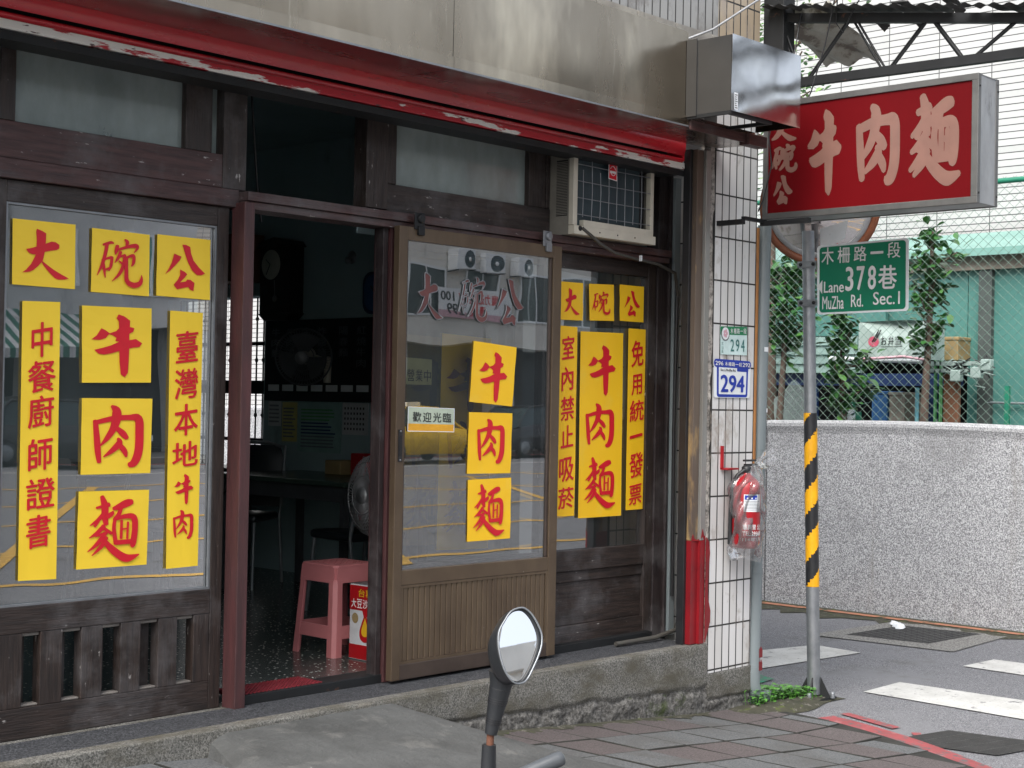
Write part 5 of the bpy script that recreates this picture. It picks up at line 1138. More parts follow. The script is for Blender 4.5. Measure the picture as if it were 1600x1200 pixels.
    m = MB(); m.path([(12.59, 7.34, 2.09), (12.59, 6.86, 2.115), (12.71, 6.69, 2.085)], .012, 6); m.build('red_trim', 'pinkish', b)
    fn = lambda s_, t_, d: Vector((12.598-d, 7.33-.47*s_, 2.44-.33*t_))
    m = MB()
    for i, ch in enumerate('お弁当'): put(m, font_glyph(ch, .02), fn, (.50+.155*i, .42, .63+.155*i, .66))
    m.poly([fn(.50, .70, .001), fn(.96, .70, .001), fn(.96, .715, .001), fn(.50, .715, .001)])
    for dx in (0, .045): m.poly([fn(.30+dx, .56, .004), fn(.33+dx, .58, .004), fn(.47+dx, .24, .004), fn(.45+dx, .22, .004)])
    m.build('lettering', 'black_ink', b)
    m = MB(); m.poly([fn(.34+.12*math.cos(R(a)), .56+.15*math.sin(R(a)), .002) for a in range(0, 360, 20)]); m.build('pink_disc', 'pinkred', b)
    # things stored in the shed
    def bx(name, label, cat, x, y0, y1, z0, z1, mat, dx=.35):
        m = MB(); m.box(x, x+dx, y0, y1, z0, z1); m.box(x-.008, x+dx+.008, y0-.008, y1+.008, z1-.03, z1+.006)
        return tag(m.build(name, mat, bevel=.01), label, cat)
    bx('plastic_bin', 'blue plastic bin stored under the shed shelf', 'bin', 13.2, 7.355, 7.526, 0, 1.80, 'bin_blue')
    bx('metal_locker', 'grey metal locker beside the blue bin', 'locker', 13.2, 7.175, 7.335, 0, 1.79, 'beam')
    bx('cardboard_box', 'brown cardboard box standing on the shed shelf', 'box', 13.25, 6.655, 6.80, 2.10, 2.317, 'card')
    bx('wooden_board', 'tall brown board leaning in the shed below the cardboard box', 'board', 13.25, 6.64, 6.80, 0, 1.97, 'brownb', .05)
    tag(MB().path([(13.2, 7.04, 1.2), (13.19, 7.035, 1.84)], .02, 8).build('blue_tube', 'cyanp'), 'light blue tube standing upright by the middle tree', 'tube')
    m = MB(); m.box(13.2, 13.24, 6.80, 6.815, 1.3, 2.27); m.box(13.2, 13.24, 6.855, 6.87, 1.3, 2.27); m.box(13.2, 13.24, 6.815, 6.855, 1.3, 1.34); m.box(13.2, 13.24, 6.815, 6.855, 2.23, 2.27)
    tag(m.build('leaning_frame', 'gframe'), 'narrow green frame leaning beside the brown board', 'frame')
    m = MB(); m.grid(lambda u, v: (12.9+.10*math.sin(u*3.14), 7.93+.52*u+.04*math.sin(v*7)*(1-v), 1.2+(.68*math.sin(max(.05, u)*2.6)**.5)*v+.03*math.sin(u*17+v*9)), 20, 14, 0, True)
    tag(m.build('tarpaulin', 'tarp'), 'translucent plastic sheet draped over stored goods', 'tarpaulin')
    m = MB(); m.box(12.5, 12.52, 7.30, 7.42, 1.3, 1.70); m.box(12.5, 12.52, 7.24, 7.298, 1.3, 1.60); tag(m.build('green_board', 'green_pipe'), 'small green board behind the wall top', 'board')
    m = MB(); m.lathe([(0, 0), (.04, 0), (.04, .14), (.015, .19), (.015, .22), (0, .22)], (12.4, 7.28, 1.45), (0, 0, 1), 14); tag(m.build('bottle', 'white_plate'), 'white bottle standing behind the wall beside the middle tree', 'bottle')
M['oldpost'] = pbr('dark_post', (.06, .075, .07), rough=.7)
M['navy'] = pbr('navy_frame', (.008, .03, .11), rough=.5)
M['bin_blue'] = pbr('bin_blue', (.02, .10, .26), rough=.45)
M['card'] = pbr('cardboard', (.30, .22, .10), rough=.8)
M['brownb'] = pbr('brown_board', (.19, .085, .045), (.14, .06, .035), 4, (1, 1, .2), rough=.7)
M['cyanp'] = pbr('cyan_plastic', (.20, .52, .60), rough=.4)
M['gframe'] = pbr('green_frame_paint', (.10, .32, .12), rough=.5)
M['tarp'] = glass('tarp_plastic', tint=(.8, .9, .88), dust=.30, dustcol=(.55, .66, .64), boost=1.4, rough=.25, wave=.4)
M['pinkred'] = pbr('pink_red', (.55, .10, .16), rough=.5)
lane_side()

def leaf_mesh(m, p, d, up, L, W, mi):
    """one obovate leaf, folded along its midrib"""
    d = d.normalized(); s = d.cross(up); s = s.normalized() if s.length > .01 else Vector((1, 0, 0)); n = s.cross(d)
    pr = [(0, .0), (.25, .55), (.55, .95), (.82, .85), (1, .15)]
    vs = [p]; 
    mid = [p+d*(L*t)+n*(-.18*L*t*t) for t, w in pr]; lf = [q+s*(W*.5*w)+n*(.10*W*w) for q, (t, w) in zip(mid, pr)]; rt = [q-s*(W*.5*w)+n*(.10*W*w) for q, (t, w) in zip(mid, pr)]
    vs = mid+lf+rt; fs = []
    for i in range(4):
        fs.append((i, i+1, 5+i+1, 5+i) if i else (0, 1, 6)); fs.append((i+1, i, 10+i, 10+i+1) if i else (1, 0, 11))
    m.add(vs, fs, mi, True)
def tree(name, label, cat, x, y, h0, h1, wid, nb, nl, L, mats, group, trunk=.035, seed=1, lean=(0, 0), sparse=False):
    rr = random.Random(seed)
    t = thing(name, label, cat, (x, y, 0), group)
    tp = []; n = 9
    for i in range(n):
        k = i/(n-1); tp.append(Vector((x+lean[0]*k+.025*math.sin(k*7+seed), y+lean[1]*k+.03*math.sin(k*5+seed*2), h1*.93*k)))
    m = MB(); m.path(tp, [trunk*(1.25-.9*i/(n-1)) for i in range(n)], 10)
    tips = []
    for b in range(nb):
        k = (h0+(h1*.92-h0)*(b+.4*rr.random())/nb)/(h1*.93); f = k*(n-1); i = min(int(f), n-2); base = tp[i].lerp(tp[i+1], f-i)
        a = b*2.4+rr.uniform(-.4, .4); ln = wid*rr.uniform(.45, 1.0)*(1-.35*abs(2*(b/nb)-1)**2)
        d = Vector((math.cos(a), math.sin(a), rr.uniform(.25, 1.0))); e = base+d.normalized()*ln
        mid = base.lerp(e, .5)+Vector((0, 0, -.04))
        m.path([base, mid, e], [trunk*.35, trunk*.22, trunk*.12], 6)
        tips += [(e, 1.0), (mid, .6), (mid.lerp(e, .5), .8)]
    tips.append((tp[-1], 1))
    m.build('trunk', 'bark', t)
    c = MB()
    for q in range(nl):
        p, s = tips[rr.randrange(len(tips))]; a = rr.uniform(0, 6.283); el = rr.uniform(-.5, 1.0)
        d = Vector((math.cos(a)*math.cos(el), math.sin(a)*math.cos(el), math.sin(el)))
        pp = p+Vector((rr.gauss(0, .05), rr.gauss(0, .05), rr.gauss(0, .06)))*(1.4 if sparse else 1)*wid/.35
        sz = L*rr.uniform(.6, 1.15)
        leaf_mesh(c, pp, d, Vector((rr.uniform(-.5, .5), rr.uniform(-.5, .5), 1)), sz, sz*.55, 0 if rr.random() < .78 else 1)
    c.build('crown', mats, t); return t
G = 'young trees behind the fence'
tree('young_tree', 'young round-leaved tree nearest the drain pipe behind the fence', 'tree', 12.0, 7.78, 2.15, 3.15, .36, 11, 620, .12, ['leaf', 'leaf2'], G, .042, 3)
tree('young_tree', 'short leafy tree under the green street sign, between the other two', 'tree', 12.0, 7.10, 1.55, 2.62, .30, 10, 440, .12, ['leaf', 'leaf2'], G, .045, 5)
tree('young_tree', 'tallest young tree, right of the green street sign, with bare lower trunk', 'tree', 12.0, 6.30, 2.15, 3.42, .26, 13, 420, .12, ['leaf', 'leaf2'], G, .045, 9, lean=(0, 0))
tree('feathery_tree', 'pale feathery tree rising behind the lattice truss', 'tree', 13.0, 8.56, 4.2, 5.9, 1.0, 14, 900, .085, ['leaf_p', 'leaf2'], None, .07, 21, sparse=True)
def weeds():
    rr = random.Random(12); t = thing('weed_clump', 'bright green weeds growing round the foot of the drain pipe and pole', 'weeds', (7.12, 4.66, 0))
    c = MB(); s = MB()
    for k in range(900):
        a = rr.random(); x = 7.0+.36*a+rr.gauss(0, .035); y = 4.68-.10*a+rr.gauss(0, .045); z = .0
        if k > 840: x = 6.85+.15*rr.random(); y = 4.60+rr.gauss(0, .02)
        h = rr.uniform(.01, .10)*(1-.3*a); p = Vector((x+rr.gauss(0, .01), y+rr.gauss(0, .01), h)); an = rr.uniform(0, 6.28)
        if k % 4 == 0: s.path([(x, y, 0), p], .0012, 4)
        leaf_mesh(c, p, Vector((math.cos(an), math.sin(an), rr.uniform(.0, .6))), Vector((0, 0, 1)), rr.uniform(.018, .036), rr.uniform(.014, .026), 0 if rr.random() < .6 else 1)
    c.add(s.v, s.f); c.build('leaves', ['weed', 'leaf2'], t)
M['weed'] = pbr('weed_green', (.10, .30, .035), (.06, .20, .025), 40, rough=.5)
weeds()
def earth():
    m = MB(); rr = random.Random(14); N = 90
    for k in range(N):
        xa, xb = 4.35+2.3*k/N, 4.35+2.3*(k+1)/N
        if k == 0: d0 = .04
        d1 = max(.012, .035+.03*math.sin(k*.7)+.02*math.sin(k*2.3)+rr.uniform(-.012, .012))
        m.poly([(xa, 4.665, gz(xa, 4.6)+.021), (xa, 4.645-d0, gz(xa, 4.6)+.0158), (xb, 4.645-d1, gz(xb, 4.6)+.0158), (xb, 4.665, gz(xb, 4.6)+.021)]); d0 = d1
    struct(m.build('soil', 'moss', weld=True))
    m = MB(); rr = random.Random(4)
    def f(u, v): return (6.6+.95*u, 4.42+.26*v+.03*math.sin(u*9), .018*math.sin(v*3.14)*math.sin(u*3.14)+.012*rr.random()*math.sin(v*3.14)*math.sin(u*3.14)+.0125*min(1, 8*min(v, 1-v, u, 1-u)))
    m.grid(f, 40, 14, 0, True); struct(m.build('soil', 'moss', weld=True))
earth()

# ------------------------------------------------------------------ inside the shop
def interior():
    M['fan_wire'] = pbr('dull_fan_wire', (.10, .11, .12), rough=.5)
    M['fanred'] = pbr('fan_red', (.45, .02, .03), rough=.35)
    M['mint'] = pbr('mint_poster', (.26, .42, .40), rough=.6); M['ypost'] = pbr('yellow_notice', (.52, .48, .18), rough=.6); M['menu_ink'] = pbr('faint_menu_ink', (.16, .18, .2), rough=.6); M['blackboard'] = pbr('black_board', (.012, .011, .014), rough=.45)
    # stool
    t = thing('plastic_stool', 'pink square plastic stool just inside the doorway', 'stool', (4.785, 5.585, .415))
    cx, cy, z0 = 4.797, 5.598, .415; H = .43; b, tp = .158, .130
    def sq(h): 
        k = h/H; return b+(tp-b)*k
    def P(sx, sy, h, ins=0): w = sq(h)-ins; return (cx+sx*w, cy+sy*w, z0+h)
    m = MB()
    for (sx, sy) in ((-1, -1), (1, -1), (1, 1), (-1, 1)):
        # chamfered L-shaped leg
        def ring(h, lw, ch=.016, th=.012):
            w = sq(h); c = (cx+sx*w, cy+sy*w)
            pts = [(c[0]-sx*lw, c[1]), (c[0]-sx*ch, c[1]), (c[0], c[1]-sy*ch), (c[0], c[1]-sy*lw), (c[0]-sx*th, c[1]-sy*lw), (c[0]-sx*th, c[1]-sy*(ch+.004)), (c[0]-sx*(ch+.004), c[1]-sy*th), (c[0]-sx*lw, c[1]-sy*th)]
            return [Vector((p[0], p[1], z0+h)) for p in pts]
        l = MB(); l.loft([ring(0, .050), ring(.10, .050), ring(.30, .045), ring(.36, .046)], smooth=False); l.build('leg', 'pink', t)
    for i, (sx, sy, ex, ey) in enumerate(((-1, -1, 1, -1), (1, -1, 1, 1), (1, 1, -1, 1), (-1, 1, -1, -1))):
        for (h0, h1, e) in ((.085, .145, .045), (.345, H-.012, 0)):
            a = MB()
            w0, w1 = sq(h0), sq(h1); dx, dy = ex-sx, ey-sy; l = math.hypot(dx, dy); dx /= l; dy /= l; nx, ny = dy, -dx
            pts = []
            for h, w in ((h0, w0), (h1, w1)):
                hw = w-(.045 if h0 < .2 else .012)
                for s in (-1, 1):
                    q = (cx+dx*hw*s+nx*(w-.0015), cy+dy*hw*s+ny*(w-.0015)); pts.append((*q, z0+h)); pts.append((q[0]-nx*.012, q[1]-ny*.012, z0+h))
            a.add(pts, [(0, 2, 6, 4), (1, 5, 7, 3), (0, 1, 3, 2), (4, 6, 7, 5), (0, 4, 5, 1), (2, 3, 7, 6)])
            a.build('apron_rail', 'pink', t)
    m = MB(); ch = .012; w = tp
    pts = lambda w, h: [Vector((cx+x*w, cy+y*w, z0+h)) for x, y in ((-1, -.86), (-.86, -1), (.86, -1), (1, -.86), (1, .86), (.86, 1), (-.86, 1), (-1, .86))]
    m.loft([pts(w+.001, H-.014), pts(w+.001, H-.004), pts(w-.006, H)], smooth=False)
    for i in range(5):
        for j in range(5): m.box(cx-.08+i*.04-.012, cx-.08+i*.04+.012, cy-.08+j*.04-.012, cy-.08+j*.04+.012, z0+H+.0002, z0+H+.0016)
    m.build('seat', 'pink', t)
    # cooking oil tin
    o = thing('oil_tin', 'red and white square cooking oil tin beside the pink stool', 'oil tin', (4.81, 5.3, .415))
    x0, x1, y0, y1, z0, z1 = 4.705, 4.925, 5.185, 5.405, .417, .765
    M['tin_red'] = pbr('tin_red', (.42, .01, .015), rough=.3); M['tin_y'] = pbr('tin_yellow', (.70, .42, .02), rough=.35); M['tin_w'] = pbr('tin_white', (.62, .64, .66), rough=.3)
    m = MB(); m.box(x0, x1, y0, y1, z0, z1, 0); m.box(x0+.01, x1-.01, y0+.01, y1-.01, z1, z1+.004, 1); m.build('can', ['tin_w', 'galv'], o, bevel=.004)
    fn = lambda s, tt, d=0: Vector((x0-.0008-d, y1-(y1-y0)*s, z1-(z1-z0)*tt))
    m = MB(); m.poly([fn(0, .01), fn(1, .01), fn(1, .34), fn(0, .34)], 0); m.poly([fn(0, .80), fn(1, .80), fn(1, .99), fn(0, .99)], 0)
    drop = lambda k, d: [fn(.5+k*.27*math.sin(a)*(.5-.5*math.cos(a))**.9, .56-k*(.22 if math.cos(a) > 0 else .20)*math.cos(a), d) for a in [R(x*10) for x in range(36)]]
    m.poly(drop(1.0, .0006), 0); m.poly(drop(.62, .0012), 1); m.poly([fn(.18+.10*math.cos(R(a)), .45+.07*math.sin(R(a)), .0006) for a in range(0, 360, 20)], 2)
    m.poly([fn(.40, .33, .0004), fn(.60, .33, .0004), fn(.55, .42, .0004), fn(.45, .42, .0004)], 0)
    m.build('printed_label', ['tin_red', 'tin_y', 'card'], o)
    m = MB()
    for i, ch in enumerate('台糖'): put(m, font_glyph(ch, .025), fn, (.28+.23*i, .05, .48+.23*i, .16))
    m.build('lettering', 'tin_y', o)
    m = MB()
    for i, ch in enumerate('大豆沙拉油'): put(m, font_glyph(ch, .02), fn, (.05+.185*i, .19, .215+.185*i, .31))
    m.build('small_lettering', 'white_ink', o)
    # mat
    m = MB(); m.box(3.76, 4.20, 4.972, 5.15, .416, .424)
    for i in range(21):
        for j in range(9):
            x = 3.765+i*.0205; y = 4.976+j*.0192; m.box(x, x+.011, y, y+.009, .424, .429)
    tag(m.build('door_mat', 'rubber'), 'red rubber mat on the floor inside the doorway', 'mat')
    # tables and chairs
    def table(label, x, y, w, d):
        t = thing('dining_table', label, 'table', (x, y, .415), 'dining tables')
        MB().box(x-w/2, x+w/2, y-d/2, y+d/2, 1.12, 1.15).build('tabletop', 'table', t, bevel=.004)
        MB().box(x-w/2+.03, x+w/2-.03, y-d/2+.03, y+d/2-.03, 1.03, 1.119).build('table_apron', 'int_dark', t)
        for sx in (-1, 1):
            for sy in (-1, 1): MB().box(x+sx*(w/2-.06)-.02, x+sx*(w/2-.06)+.02, y+sy*(d/2-.06)-.02, y+sy*(d/2-.06)+.02, .416, 1.03).build('leg', 'int_dark', t)
    M['table'] = pbr('dark_green_tabletop', (.045, .07, .055), rough=.25)
    table('dark dining table under the posters on the side wall', 6.10, 7.30, .75, 1.3)
    table('dark dining table further back by the barred window', 6.10, 9.0, .75, 1.2)
    M['vinyl'] = pbr('black_vinyl', (.014, .018, .022), rough=.32)
    def chair(label, x, y, rz):
        t = thing('dining_chair', label, 'chair', (x, y, .415), 'black dining chairs'); t.rotation_euler = (0, 0, rz)
        m = MB(); m.box(-.20, .20, -.20, .20, .42, .47); m.build('seat', 'vinyl', t, bevel=.02, local=True)
        def bk(u, v):
            a = (u-.5)*2; z = .50+.40*v; y = .20+.08*v+.03*(a*a); w = .19*(1-.12*v)
            top = .04*(1-abs(a)**4) if v > .9 else 0
            return (a*w*(1 if v < .8 else math.sqrt(max(.02, 1-((v-.8)/.2)**2*.35))), y, z)
        m = MB(); m.grid(bk, 12, 12, 0, True); m.grid(lambda u, v: (bk(u, v)[0], bk(u, v)[1]+.03, bk(u, v)[2]), 12, 12, 0, True); m.build('backrest', 'vinyl', t, local=True)
        for sx in (-1, 1):
            MB().path([(sx*.19, .31, .90), (sx*.205, .245, .60), (sx*.20, .20, .44), (sx*.20, .27, 0)], .011, 8).build('rear_leg', 'galv', t, local=True)
            MB().path([(sx*.18, -.17, .42), (sx*.195, -.22, 0)], .011, 8).build('front_leg', 'galv', t, local=True)
        MB().path([(-.17, .305, .89), (-.06, .325, .915), (.06, .325, .915), (.17, .305, .89)], .012, 8).build('grab_handle', 'galv', t, local=True)
    chair('black vinyl chair tucked at the table nearest the barred window', 5.98, 7.98, R(-60)); chair('black vinyl chair leaning with its back to the doorway', 5.75, 6.55, R(175)); chair('black vinyl chair seen end-on at the left of the doorway', 4.9, 7.7, R(-80))
    # condiments on the table
    tag(MB().box(6.25, 6.42, 7.30, 7.45, 1.151, 1.24).build('tissue_box', 'card', bevel=.006), 'brown tissue box on the near dining table', 'box')
    tag(MB().box(6.3, 6.4, 7.14, 7.26, 1.151, 1.29).build('red_box', 'tin_red', bevel=.006), 'small red box beside the brown tissue box', 'box')
    m = MB(); m.lathe([(0, 0), (.045, 0), (.05, .10), (.048, .11), (0, .11)], (6.45, 7.02, 1.151), (0, 0, 1), 16)
    for k in range(8): m.path([(6.45+.02*math.cos(k), 7.02+.02*math.sin(k), 1.25), (6.45+.045*math.cos(k), 7.02+.045*math.sin(k), 1.37)], .003, 4)
    tag(m.build('chopstick_holder', 'card', weld=True), 'cup of chopsticks on the near dining table', 'cup')
    # side wall: clocks, lamp, menu board, posters, fan
    X = 6.715
    c = thing('wall_clock', 'long dark wooden pendulum clock on the side wall', 'clock', (X, 8.44, 2.2))
    M['clockw'] = pbr('dark_clock_wood', (.016, .011, .012), rough=.4); M['dial'] = pbr('old_dial', (.50, .50, .42), rough=.5)
    m = MB(); m.box(X-.12, X, 8.27, 8.61, 2.22, 2.68); m.prism([(X-.14, 8.24, 2.68), (X-.14, 8.64, 2.68), (X-.14, 8.60, 2.72), (X-.14, 8.44, 2.75), (X-.14, 8.28, 2.72)], (.14, 0, 0)); m.prism([(X-.12, 8.25, 2.22), (X-.12, 8.63, 2.22), (X-.12, 8.56, 2.17), (X-.12, 8.32, 2.17)], (.12, 0, 0)); m.build('case', 'clockw', c, bevel=.004)
    m = MB(); m.lathe([(0, .006), (.098, .006), (.105, .0)], (X-.121, 8.485, 2.56), (-1, 0, 0), 32); m.build('dial', 'dial', c)
    m = MB()
    for a, l in ((.9, .06), (2.6, .08)): m.path([(X-.129, 8.485, 2.56), (X-.129, 8.485+l*math.sin(a), 2.56+l*math.cos(a))], .003, 4)
    m.build('hands', 'black', c)
    m = MB(); m.path([(X-.124, 8.44, 2.45), (X-.124, 8.43, 2.33)], .003, 5); m.lathe([(0, .004), (.025, 0), (0, -.004)], (X-.126, 8.43, 2.32), (1, 0, 0), 16); m.build('pendulum', 'galv', c)
    c = thing('wall_clock', 'blue round-cornered wall clock above the menu board', 'clock', (X, 7.50, 2.33))
    def rrect(x, yc, zc, hw, hh, k=.08): return [(x, yc+sx*(hw-k)+k*math.cos(R(a)), zc+sz*(hh-k)+k*math.sin(R(a))) for sx, sz, a0 in ((1, 1, 0), (-1, 1, 90), (-1, -1, 180), (1, -1, 270)) for a in (a0, a0+22, a0+45, a0+68, a0+90)]
    MB().prism(rrect(X-.03, 7.49, 2.335, .125, .14), (.03, 0, 0)).build('frame', 'navy', c)
    MB().prism(rrect(X-.034, 7.49, 2.335, .105, .12), (.003, 0, 0)).build('dial', 'bin_blue', c)
    MB().path([(X-.037, 7.49, 2.335), (X-.037, 7.53, 2.38)], .004, 4).build('hands', 'black', c)
    m = MB(); m.lathe([(0, .02), (.03, .015), (.045, 0)], (X, 7.765, 2.585), (-1, 0, 0), 14); m.lathe([(.0, .06), (.02, .05), (.025, .03), (.012, .02)], (X, 7.765, 2.575), (-1, 0, -.4), 12); tag(m.build('wall_lamp', 'galv'), 'small unlit bulb holder on the side wall', 'lamp')
    b = thing('menu_board', 'black menu board with rows of faint dishes on the side wall', 'menu board', (X, 8.0, 1.61))
    MB().box(X-.02, X, 7.2, 8.66, 1.61, 2.175).build('board', 'blackboard', b, bevel=.003)
    fn = lambda s, tt, d: Vector((X-.0205-d, 8.66-1.46*s, 2.175-.565*tt))
    m = MB()
    for i, col in enumerate(('牛肉麵', '牛肉湯麵', '牛雜湯', '炸醬麵', '陽春麵', '紅燒牛肉', '牛肉乾拌麵', '水餃')):
        s = .05+.125*i if i > 3 else .05+.115*i
        for j, ch in enumerate(col): put(m, font_glyph(ch, .006), fn, (s, .10+.13*j, s+.065, .20+.13*j))
    m.build('menu_lettering', 'menu_ink', b)
    m = MB()
    for i in range(9): s = .03+.108*i; m.poly([fn(s, .80, .001), fn(s+.085, .80, .001), fn(s+.085, .88, .001), fn(s, .88, .001)])
    m.build('price_tags', 'white_plate', b)
    def sheet(name, label, y0, y1, z0, z1, mat, rows, ink, cat='poster', cols=1):
        o = tag(MB().box(X-.004, X, y0, y1, z0, z1).build(name, mat), label, cat, 'papers on the side wall')
        m = MB(); rr = random.Random(rows)
        if isinstance(ink, str): ink = [ink]
        for k in range(rows):
            z = z1-(z1-z0)*(.14+.80*k/rows); h = (z1-z0)*.8/rows*.45
            if cols == 1: m.box(X-.0055, X-.0045, y1-(y1-y0)*.08-(y1-y0)*.84*rr.uniform(.75, 1), y1-(y1-y0)*.08, z-h, z, k*len(ink)//rows)
            else:
                for c in range(cols): yy = y1-(y1-y0)*(.08+.84*c/cols); m.box(X-.0055, X-.0045, yy-(y1-y0)*.05, yy, z-h, z, 0)
        m.build('print', ink, o)
    sheet('notice', 'pale notice sheet left of the yellow notice', 8.49, 8.63, 1.43, 1.605, 'paper_w', 5, 'galv'); sheet('notice', 'yellow notice sheet under the menu board', 8.31, 8.472, 1.325, 1.60, 'ypost', 9, 'menu_ink')
    sheet('table_poster', 'large striped mint and blue table poster under the menu board', 7.84, 8.30, 1.26, 1.605, 'mint', 12, ['gframe', 'navy', 'menu_ink']); sheet('calendar', 'white wall calendar sheet right of the striped poster', 7.565, 7.825, 1.39, 1.605, 'paper_w', 5, 'black_ink', 'calendar', 7)
    def fan(label, c, ax, rad, blade, body):
        t = thing('electric_fan', label, 'fan', c); c = Vector(c); ax = Vector(ax).normalized(); a = ax.orthogonal().normalized(); b = ax.cross(a)
        m = MB(); n = 60
        for k in range(n):
            q = 2*math.pi*k/n; d = a*math.cos(q)+b*math.sin(q)
            m.path([c+ax*.09+d*.04, c+ax*.085+d*rad*.6, c+ax*.05+d*rad*.92, c+d*rad], .0022 if body == 'floor' else .0014, 4, cap=False); 
            m.path([c+d*rad, c-ax*.05+d*rad*.92, c-ax*.09+d*rad*.5], .0016, 4, cap=False)
        for rr_, hh in ((rad, 0), (rad*.8, .066), (rad*.45, .088)):
            m.path([c+ax*hh+(a*math.cos(R(k*10))+b*math.sin(R(k*10)))*rr_ for k in range(37)], .003 if hh else .006, 5, cap=False)
        m.build('cage', 'fan_wire' if body == 'wall' else 'cast_alu', t)
        m = MB(); m.lathe([(0, .105), (.04, .10), (.045, .08)], c, ax, 20); m.build('hub_badge', 'cast_alu', t)
        m = MB()
        for k in range(3):
            q = 2*math.pi*k/3
            def bl(u, v, q=q): ang = q+(u-.5)*1.3; r_ = .04+(rad*.85-.04)*v; d = a*math.cos(ang)+b*math.sin(ang); return c+d*r_+ax*(.03*(u-.5)*2)
            m.grid(bl, 6, 6, 0, True)
        m.build('blade', blade, t)
        m = MB(); m.lathe([(0, -.22), (.05, -.21), (.06, -.12), (.05, -.06), (0, -.05)], c, ax, 16)
        if body == 'wall': m.path([c-ax*.16, c-ax*.16+Vector((.06, -.10, -.04)), c-ax*.14+Vector((.05, -.16, -.02)), c-ax*.12+Vector((.05, -.16, -.18))], .025, 10)
        else: m.path([c-ax*.10, Vector((c.x, c.y, c.z-.1)), Vector((c.x, c.y, .43))], .02, 10); m.lathe([(0, .04), (.17, .03), (.18, 0)], (c.x, c.y, .416), (0, 0, 1), 24)
        m.build('motor_body', 'ac', t)
    fan('round wall fan mounted over the menu board', (6.45, 7.93, 1.905), (-.75, -.65, -.1), .19, 'fan_wire', 'wall'); fan('pedestal fan with red blades just inside the door jamb', (5.2, 5.78, 1.14), (-.98, .15, .03), .215, 'fanred', 'floor')
    # shelf high at the far window
    tag(MB().box(6.5, 6.715, 8.72, 9.7, 2.45, 2.79).build('cupboard', 'brownb', bevel=.004), 'brown wall cupboard above the barred window', 'cupboard')
    MB().path([(3.95, 5.3, 3.4), (4.0, 5.3, 2.9), (4.05, 5.32, 2.55), (4.1, 5.35, 2.40)], .005, 6).build('ceiling_cord', 'black', shop)
interior()

